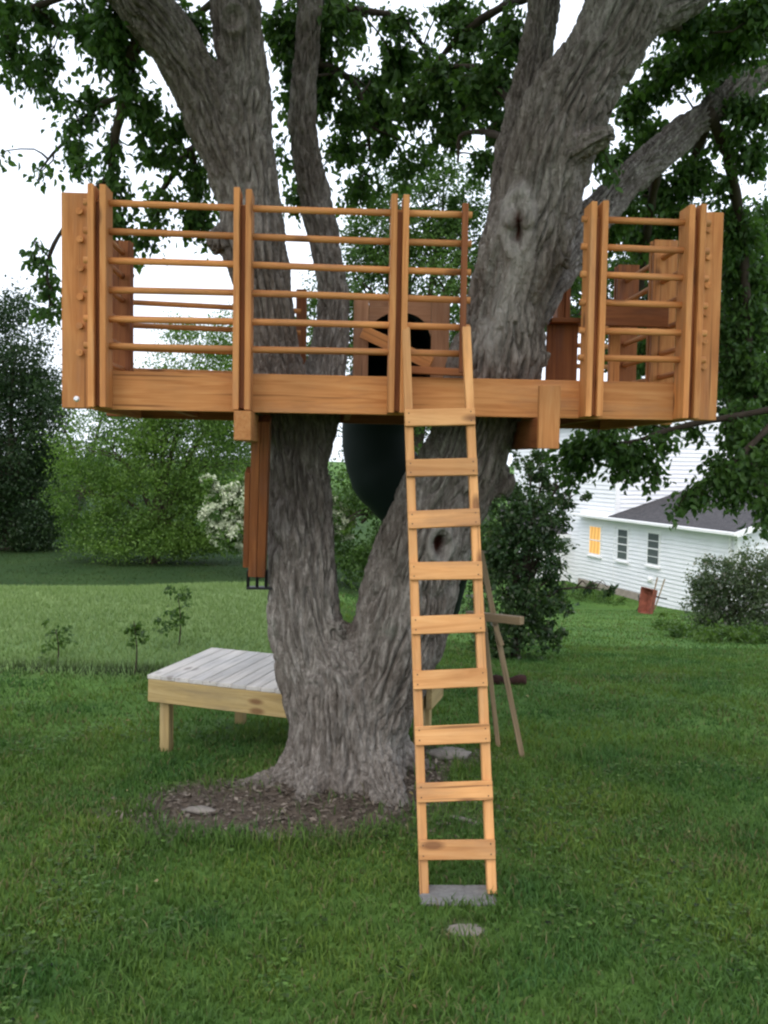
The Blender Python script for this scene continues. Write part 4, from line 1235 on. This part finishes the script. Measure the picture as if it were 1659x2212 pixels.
g = PG(1098, 1478)
pts = np.stack([np.linspace(-.15, .15, 9), .02 * np.sin(np.linspace(0, 5, 9)), .01 * np.cos(np.linspace(0, 7, 9))], 1)
tag(put('log', tube_mesh('log', pts, .042 + .010 * np.sin(np.linspace(0, 9, 9)), 10), M_REDROT, None, Matrix.Translation((g.x, g.y, g.z + .03)) @ Matrix.Rotation(.15, 4, 'Z')), 'dark reddish rotten log lying in front of the dark shrub', 'log')

# ================================================================== the white house down the slope
def build_house():
    Lw, Rw = Vector((8.10, 38.0, 0)), Vector((11.06, 28.8, 0))
    d = (Rw - Lw).normalized(); n = Vector((d.y, -d.x, 0))
    if n.x > 0: n = -n
    inn = -n
    LEN = (Rw - Lw).length
    GZ, EZ = -3.45, -0.10
    R = empty('white_house', (9.6, 33.4, -3.2), 'white clapboard house with grey shingle roof standing down the slope', 'house')
    def wall(name, a, b, z0, z1, out, course=0.15, tops=None):
        """backing slab plus lapped boards; tops(u) gives a sloping upper edge"""
        ln = (b - a).length; e = (b - a).normalized()
        zt = (lambda u: z1) if tops is None else tops
        V, F = [], []
        us = np.linspace(0, ln, 9 if tops else 2)
        for off in (0, -.12):
            for u in us:
                p = a + e * u + out * off
                V += [(p.x, p.y, z0), (p.x, p.y, zt(u))]
        k = len(us) * 2
        for i in range(len(us) - 1):
            j = 2 * i
            F += [(j, j + 2, j + 3, j + 1), (k + j + 2, k + j, k + j + 1, k + j + 3), (j + 1, j + 3, k + j + 3, k + j + 1)]
        F += [(0, 1, k + 1, k), (k - 2, 2 * k - 2, 2 * k - 1, k - 1)]
        me = bpy.data.meshes.new(name); me.from_pydata(V, [], F); me.update()
        w = put(name, me, M_SIDING, R)
        z = z0
        hi = max(zt(u) for u in np.linspace(0, ln, 30))
        while z < hi - .02:
            zz = z + course
            if tops is None:
                u0, u1, zz = 0, ln, min(zz, z1)
            else:
                ok = [u for u in np.linspace(0, ln, 160) if zt(u) >= zz]
                if len(ok) < 4: break
                u0, u1 = ok[0], ok[-1]
            p0, p1 = a + e * u0, a + e * u1
            V = []
            for p in (p0, p1):
                for o_, h in ((.002, z), (.045, z), (.006, zz + .015), (.002, zz + .015)):
                    q = p + out * o_; V.append((q.x, q.y, h))
            F = [(0, 1, 5, 4), (1, 2, 6, 5), (2, 3, 7, 6), (0, 3, 2, 1), (4, 5, 6, 7)]
            me = bpy.data.meshes.new('siding_board'); me.from_pydata(V, [], F); me.update()
            put('siding_board', me, M_SIDING, w)
            z = zz
        return w
    rise, half = 1.5, 5.0
    # the low wing: long side wall, near gable end
    wall('side_wall', Lw, Rw, GZ, EZ - .06, n)
    Rb = Rw + inn * (2 * half)
    wall('gable_wall', Rw, Rb, GZ, EZ, d, tops=lambda u: EZ - .06 + rise * (1 - abs(u - half) / half))
    def slab(name, quad, th, m, parent=R):
        a, b, c, e = [Vector(v) for v in quad]
        nn = (b - a).cross(e - a).normalized()
        V = [tuple(v) for v in (a, b, c, e)] + [tuple(v - nn * th) for v in (a, b, c, e)]
        me = bpy.data.meshes.new(name)
        me.from_pydata(V, [], [(0, 1, 2, 3), (7, 6, 5, 4), (0, 4, 5, 1), (1, 5, 6, 2), (2, 6, 7, 3), (3, 7, 4, 0)]); me.update()
        return put(name, me, m, parent)
    ov = .38
    sl = rise / half
    def rp(base, u, w, dz=0):          # roof point: u along wall, w in from the wall line
        p = Lw + d * u + inn * w
        return Vector((p.x, p.y, EZ + .05 + sl * min(w, 2 * half - w) + dz))
    rf = slab('roof', [rp(0, 2.66, -ov), rp(0, LEN + ov, -ov), rp(0, LEN + ov, half), rp(0, 2.66, half)], .05, M_ROOF)
    slab('roof', [rp(0, 2.66, half), rp(0, LEN + ov, half), rp(0, LEN + ov, 2 * half + ov), rp(0, 2.66, 2 * half + ov)], .05, M_ROOF)
    a, b = rp(0, -0.05, -ov - .06, -.06), rp(0, LEN + ov + .05, -ov - .06, -.06)
    board('gutter', M_TRIM, R, a, b, .11, .12, c=.02)
    a, b = rp(0, LEN + ov + .03, -ov - .02, -.09), rp(0, LEN + ov + .03, half, -.09)
    board('rake_board', M_TRIM, R, a, b, .05, .18)
    a, b = rp(0, 0.02, -ov * .5, -.12), rp(0, LEN + .02, -ov * .5, -.12)
    board('soffit', M_TRIM, R, a, b, .36, .02)
    p = Rw + n * .012 + d * .012
    board('corner_board', M_TRIM, R, (p.x, p.y, GZ), (p.x, p.y, EZ - .08), .13, .13, up=n)
    p = Rw - d * .28 + n * .07
    board('downspout', M_TRIM, R, (p.x, p.y, GZ + .1), (p.x, p.y, EZ - .25), .08, .07, up=n)
    board('foundation', M_FOUND, R, Lw + n * .03 + Vector((0, 0, -3.06)), Lw + d * 4.6 + n * .03 + Vector((0, 0, -3.06)), .05, .34)
    # windows of the long wall, found by their sight line
    def window(x, ztop, zbot, wid, lit=False):
        k = (x - 829.5) / FPX
        t = (k * Lw.y - Lw.x) / (d.x - k * d.y)
        c = Lw + d * t
        W = put('window', cbox_mesh('window', wid + .16, .05, ztop - zbot + .16, .01), M_TRIM, R, frame_from(c + n * .03 + Vector((0, 0, (ztop + zbot) / 2)) - d, c + n * .03 + Vector((0, 0, (ztop + zbot) / 2)) + d))
        zc = (ztop + zbot) / 2
        def pane(z0, z1):
            q = c + n * .058
            board('pane', M_LIT if lit else M_GLASS, W, q - d * wid / 2 + Vector((0, 0, (z0 + z1) / 2)), q + d * wid / 2 + Vector((0, 0, (z0 + z1) / 2)), .008, z1 - z0, c=.001)
        pane(zbot + .02, zc - .02); pane(zc + .02, ztop - .02)
        q = c + n * .066
        if not lit:
            for z in (zc - (zc - zbot) / 2, zc + (ztop - zc) / 2):
                board('muntin', M_TRIM, W, q - d * wid / 2 + Vector((0, 0, z)), q + d * wid / 2 + Vector((0, 0, z)), .012, .024)
        board('sash_rail', M_TRIM, W, q - d * wid / 2 + Vector((0, 0, zc)), q + d * wid / 2 + Vector((0, 0, zc)), .02, .045)
        board('sill', M_TRIM, W, c + n * .08 - d * (wid / 2 + .12) + Vector((0, 0, zbot - .09)), c + n * .08 + d * (wid / 2 + .12) + Vector((0, 0, zbot - .09)), .12, .06)
        if lit: W['label'] = 'window glowing orange with drawn curtains'
    window(1290, -0.66, -1.76, .80, True)
    window(1350, -0.62, -1.76, .62)
    window(1417, -0.60, -1.72, .64)
    # vent cap on the wall
    k = (1413 - 829.5) / FPX; t = (k * Lw.y - Lw.x) / (d.x - k * d.y); c = Lw + d * t
    V, F = tube_arrays(np.array([[0, 0, 0], [0, 0, .10], [0, 0, .14]]), [.12, .12, .05], 14)
    put('vent_cap', quads_mesh('vent_cap', V, F, True), M_TRIM, R, frame_from(c + Vector((0, 0, -2.28)), c + d + Vector((0, 0, -2.28)), up=n, mid=False))
    # the tall block behind the wing
    UT = 2.6
    A = Lw + d * UT + inn * .06; Bm = Lw + d * UT + inn * 9.2
    wall('tall_wall', A, Bm, GZ, 3.7, d, course=.165, tops=lambda u: 3.7 + .42 * min(u, 9.0 - u))
    wall('tall_side_wall', Lw - d * 6.4 + inn * .06, A, GZ, 3.62, n, course=.165)
    board('corner_board', M_TRIM, R, A + d * .02 + Vector((0, 0, GZ)), A + d * .02 + Vector((0, 0, 3.7)), .2, .06, up=d)
    def mp(u, w, z): 
        p = Lw + inn * u + d * (w + UT); return Vector((p.x, p.y, z))
    slab('roof', [mp(-.4, .4, 3.56), mp(4.56, .4, 5.66), mp(4.56, -9, 5.66), mp(-.4, -9, 3.56)], .1, M_ROOF)
    slab('roof', [mp(4.56, .4, 5.66), mp(9.6, .4, 3.56), mp(9.6, -9, 3.56), mp(4.56, -9, 5.66)], .1, M_ROOF)
    board('rake_board', M_TRIM, R, mp(-.4, .42, 3.46), mp(4.56, .42, 5.56), .05, .22)
    # low porch wall further left
    a = Lw - d * 1.2 - inn * 2.2; b = Lw - d * 1.2 + inn * .1
    wall('porch_wall', a, b, GZ, -1.15, d)
    slab('roof', [Vector((a.x, a.y, -1.2)) + d * .3, Vector((b.x, b.y, -1.2)) + d * .3, Vector((b.x, b.y, -.2)) - d * 2.2, Vector((a.x, a.y, -.2)) - d * 2.2], .06, M_ROOF)
    board('eave_board', M_TRIM, R, Vector((a.x, a.y, -1.22)) + d * .33, Vector((b.x, b.y, -1.22)) + d * .33, .05, .14)
    return n, d
HN, HD = build_house()

# rusty wheelbarrow tipped on its nose by the house wall
def build_barrow():
    g = PG(1398, 1326)
    R = empty('wheelbarrow', g, 'rusty red wheelbarrow tipped up on end by the white house wall', 'wheelbarrow')
    ux, uy, uz = HD, -HN, Vector((0, 0, 1))
    def q(a, b, c): return g + (ux * a + uy * b + uz * c) * .86
    V = [q(-.20, .10, .04), q(.20, .10, .04), q(.26, .22, .86), q(-.26, .22, .86), q(-.34, -.16, .0), q(.34, -.16, .0), q(.40, -.02, .92), q(-.40, -.02, .92)]
    V2 = [v * 1 for v in V]
    F = [(3, 2, 1, 0), (0, 1, 5, 4), (1, 2, 6, 5), (2, 3, 7, 6), (3, 0, 4, 7)]
    me = bpy.data.meshes.new('tray'); me.from_pydata([tuple(v) for v in V2], [], F); me.update()
    o = put('tray', me, M_RUST, R)
    md = o.modifiers.new('s', 'SOLIDIFY'); md.thickness = .025
    for s in (-1, 1):
        board('handle', M_OLDPOLE, R, q(.13 * s, .2, .15), q(.22 * s, .52, 1.25), .032, .032)
        board('leg', M_STEEL, R, q(.2 * s, .2, .62), q(.24 * s, .62, .55), .03, .03)
        board('leg', M_STEEL, R, q(-.40 - .12 * s, -.1, .02), q(-.52 + .2 * s, .1, .55), .03, .03)
    V, F = tube_arrays(np.array([[-.04, 0, 0], [-.03, 0, 0], [.03, 0, 0], [.04, 0, 0]]), [.12, .17, .17, .12], 16)
    put('wheel', quads_mesh('wheel', V, F), M_RUBBER, R, Matrix.Translation(q(-.46, .15, .17)))
build_barrow()

# ================================================================== trees and shrubs around the lawn
def gz(x, y): return tz(x, y)
def lobes_px(Y, lst, depth=0.8):
    """rounded masses of a crown: sight x, y, half width, half height at distance Y (+ offset)"""
    out = []
    for x, y, rx, ry, *dy in lst:
        Yd = Y + (dy[0] if dy else 0)
        p = P(x, y, Yd); k = Yd / FPX
        out.append((p.x, p.y, p.z, rx * k, max(rx, ry) * k * depth, ry * k))
    return out
G_MID = [(0.045, 0.105, 0.020), (0.135, 0.235, 0.045)]
G_DARK = [(0.012, 0.030, 0.012), (0.036, 0.070, 0.022)]
G_BLUE = [(0.030, 0.060, 0.036), (0.070, 0.115, 0.060)]
def bx(x, Y):
    p = P(x, 1100, Y); return (p.x, Y, gz(p.x, Y))
tree('dark_tree', 'dark evergreen mass at the left edge beyond the field', 'tree', bx(20, 30), lobes_px(30, [(-60, 780, 120, 150), (30, 770, 70, 140), (30, 940, 110, 150), (-60, 1060, 130, 130), (80, 1080, 80, 110), (95, 900, 40, 120), (20, 1140, 120, 60)]), 50000, .11, G_DARK, .22, 'trees beyond the field', per=50)
tree('maple_tree', 'broad bright green tree beyond the field behind the left railing', 'tree', bx(330, 27), lobes_px(27, [(240, 970, 120, 110), (380, 960, 120, 130), (190, 1070, 90, 90), (330, 1080, 120, 100), (470, 1000, 100, 130), (430, 790, 110, 110), (540, 830, 110, 160), (370, 850, 80, 90), (450, 1110, 90, 80), (330, 900, 80, 80), (250, 1140, 110, 50), (370, 1150, 110, 46), (300, 1172, 150, 26), (440, 1170, 90, 26)]), 90000, .078, G_MID, .16, 'trees beyond the field', per=70)
tree('backdrop_tree', 'blue-green tree showing between the dark and bright trees', 'tree', bx(150, 40), lobes_px(40, [(140, 1090, 60, 110), (112, 880, 34, 80), (240, 850, 60, 60), (300, 1000, 120, 120), (520, 1020, 120, 120)]), 16000, .14, G_BLUE, .2, 'trees beyond the field')
tree('tall_tree', 'tall mid green tree behind the slide and middle railing', 'tree', bx(900, 24), lobes_px(24, [(880, 480, 130, 110), (960, 430, 90, 80), (800, 620, 110, 120), (960, 620, 110, 140), (880, 800, 140, 120), (860, 1000, 130, 120), (780, 1130, 110, 110), (960, 1130, 110, 110), (840, 1220, 130, 60), (720, 700, 70, 100), (830, 520, 90, 90), (1000, 520, 60, 90), (690, 820, 60, 90)]), 58000, .10, [(0.030, 0.070, 0.018), (0.080, 0.150, 0.034)], .25, 'trees beyond the field', per=60)
tree('right_tree', 'dark leafy tree at the right edge above the house roof', 'tree', (7.2, 14.0, gz(7.2, 14)), lobes_px(14, [(1720, 560, 130, 130), (1650, 740, 90, 120), (1720, 880, 100, 90), (1610, 650, 60, 100), (1470, 560, 90, 90), (1370, 620, 80, 90), (1480, 700, 90, 90), (1370, 750, 70, 60), (1250, 640, 60, 70), (1590, 860, 50, 60)]), 30000, .08, G_DARK, .16, per=45)
# far wood closing the view behind everything
def far_wood():
    lobes = []
    for x in np.linspace(-75, 70, 30):
        h = 4.5 + 1.4 * math.sin(x * .3) + rng.uniform(-.6, .6)
        y = 72 + rng.uniform(-4, 4) + abs(x) * .1
        lobes.append((x, y, gz(x, y) + h * .42, 3.6, 2.5, h * .55))
    V, F, C = crown_leaves(lobes, 24000, .34, [(0.022, .05, .022), (.06, .105, .038)], per=40)
    tag(put('far_wood', np_mesh('far_wood', V, F, False, C), M_LEAF), 'far band of dark green woodland closing the view', 'woodland', kind='stuff')
far_wood()

# white blossom tree
def blossom():
    Y = 24.0
    lob = lobes_px(Y, [(484, 1110, 46, 58), (530, 1090, 50, 60), (505, 1150, 56, 40), (600, 1110, 60, 70), (690, 1115, 50, 56), (452, 1050, 22, 26), (735, 1130, 30, 40)])
    base = bx(560, Y)
    R = tree('blossom_tree', 'small tree covered in white blossom behind the left of the trunk', 'tree', base, lob, 9000, .10, G_MID, .09, part='leaves', per=45)
    V, F, C = crown_leaves(lob, 24000, .085, [(.50, .56, .38), (.80, .82, .66)], per=60, clump=.24, flat=.8)
    put('blossom', np_mesh('blossom', V, F, False, C), M_PETAL, R)
blossom()

# dark shrub right of the leaning poles
tree('dark_shrub', 'dense dark shrub with small leaves right of the forked trunk', 'shrub', bx(1120, 11.2), lobes_px(11.2, [(1105, 1130, 76, 106), (1155, 1095, 60, 84), (1080, 1280, 76, 106), (1145, 1250, 66, 100), (1120, 1380, 84, 56), (1190, 1150, 40, 76), (1195, 1330, 44, 56), (1060, 1400, 60, 50), (1212, 1240, 30, 36), (1150, 1010, 50, 40), (1295, 1272, 36, 11), (1110, 1200, 90, 90), (1235, 1070, 36, 22), (1205, 1040, 40, 26), (1180, 1005, 40, 22), (1060, 1060, 30, 40)]), 15500, .062, [(0.024, .056, .022), (.070, .120, .042), (.16, .17, .14)], .05, per=30, clump=.34)
tree('flowering_shrub', 'grey-green flowering shrub in front of the house corner', 'shrub', bx(1590, 18.6), lobes_px(18.6, [(1560, 1255, 64, 64), (1620, 1235, 64, 62), (1590, 1310, 90, 70), (1690, 1270, 80, 90), (1530, 1300, 46, 60), (1540, 1345, 50, 40), (1630, 1340, 70, 40)]), 19000, .065, [(0.045, .075, .035), (.11, .15, .075), (.30, .28, .27)], .05, per=45)
# low plants along the house bed
def bed(name, label, pts, n, size, cols):
    lobes = []
    for x, y, rx, rz in pts:
        g = PG(x, y); k = g.y / FPX
        lobes.append((g.x, g.y, g.z + rz * k * .5, rx * k, rx * k * 1.2, rz * k))
    V, F, C = crown_leaves(lobes, n, size, cols, per=40)
    tag(put(name, np_mesh(name, V, F, False, C), M_LEAF), label, 'ground cover', kind='stuff')
bed('ground_cover', 'low green ground cover along the house bed on the right', [(1450, 1362, 40, 16), (1500, 1378, 50, 18), (1560, 1388, 60, 20), (1630, 1388, 60, 20), (1690, 1392, 50, 24)], 5000, .06, [(.04, .085, .02), (.10, .17, .04)])
bed('border_plants', 'low green plants along the house wall behind the dark shrub', [(1180, 1300, 40, 20), (1230, 1292, 40, 22), (1280, 1296, 40, 20), (1330, 1306, 26, 12), (1450, 1340, 30, 12)], 4000, .07, [(.04, .085, .02), (.11, .18, .045)])

# saplings in the long grass
def sapling(x, y, h, n, lab, wide=1.0):
    g = PG(x, y)
    R = empty('sapling', g, lab, 'sapling', 'saplings in the long grass')
    pts = np.stack([.03 * np.sin(np.linspace(0, 3, 7)), .02 * np.cos(np.linspace(0, 4, 7)) - .02, np.linspace(-.03, h * .9, 7)], 1) + np.array(g)
    put('stem', tube_mesh('stem', pts, np.linspace(.009, .003, 7), 6), M_TWIG, R)
    l = []
    for k in range(7):
        t = rng.uniform(.25, 1.0)
        q = wide * h * .24 * (1.15 - t * .7)
        l.append((g.x + rng.normal() * q, g.y + rng.normal() * q, g.z + h * t, q * .9, q * .9, q * 1.2))
    V, F, C = crown_leaves(l, n, .045, [(.03, .07, .018), (.085, .15, .036)], per=6, clump=.6)
    put('leaves', np_mesh('leaves', V, F, False, C), M_LEAF, R)
sapling(385, 1395, .55, 320, 'leafiest sapling in the long grass above the low deck')
sapling(290, 1455, .52, 130, 'slim sapling just left of the low deck corner', .5)
sapling(122, 1430, .34, 150, 'small sapling near the left edge in the long grass', 1.2)
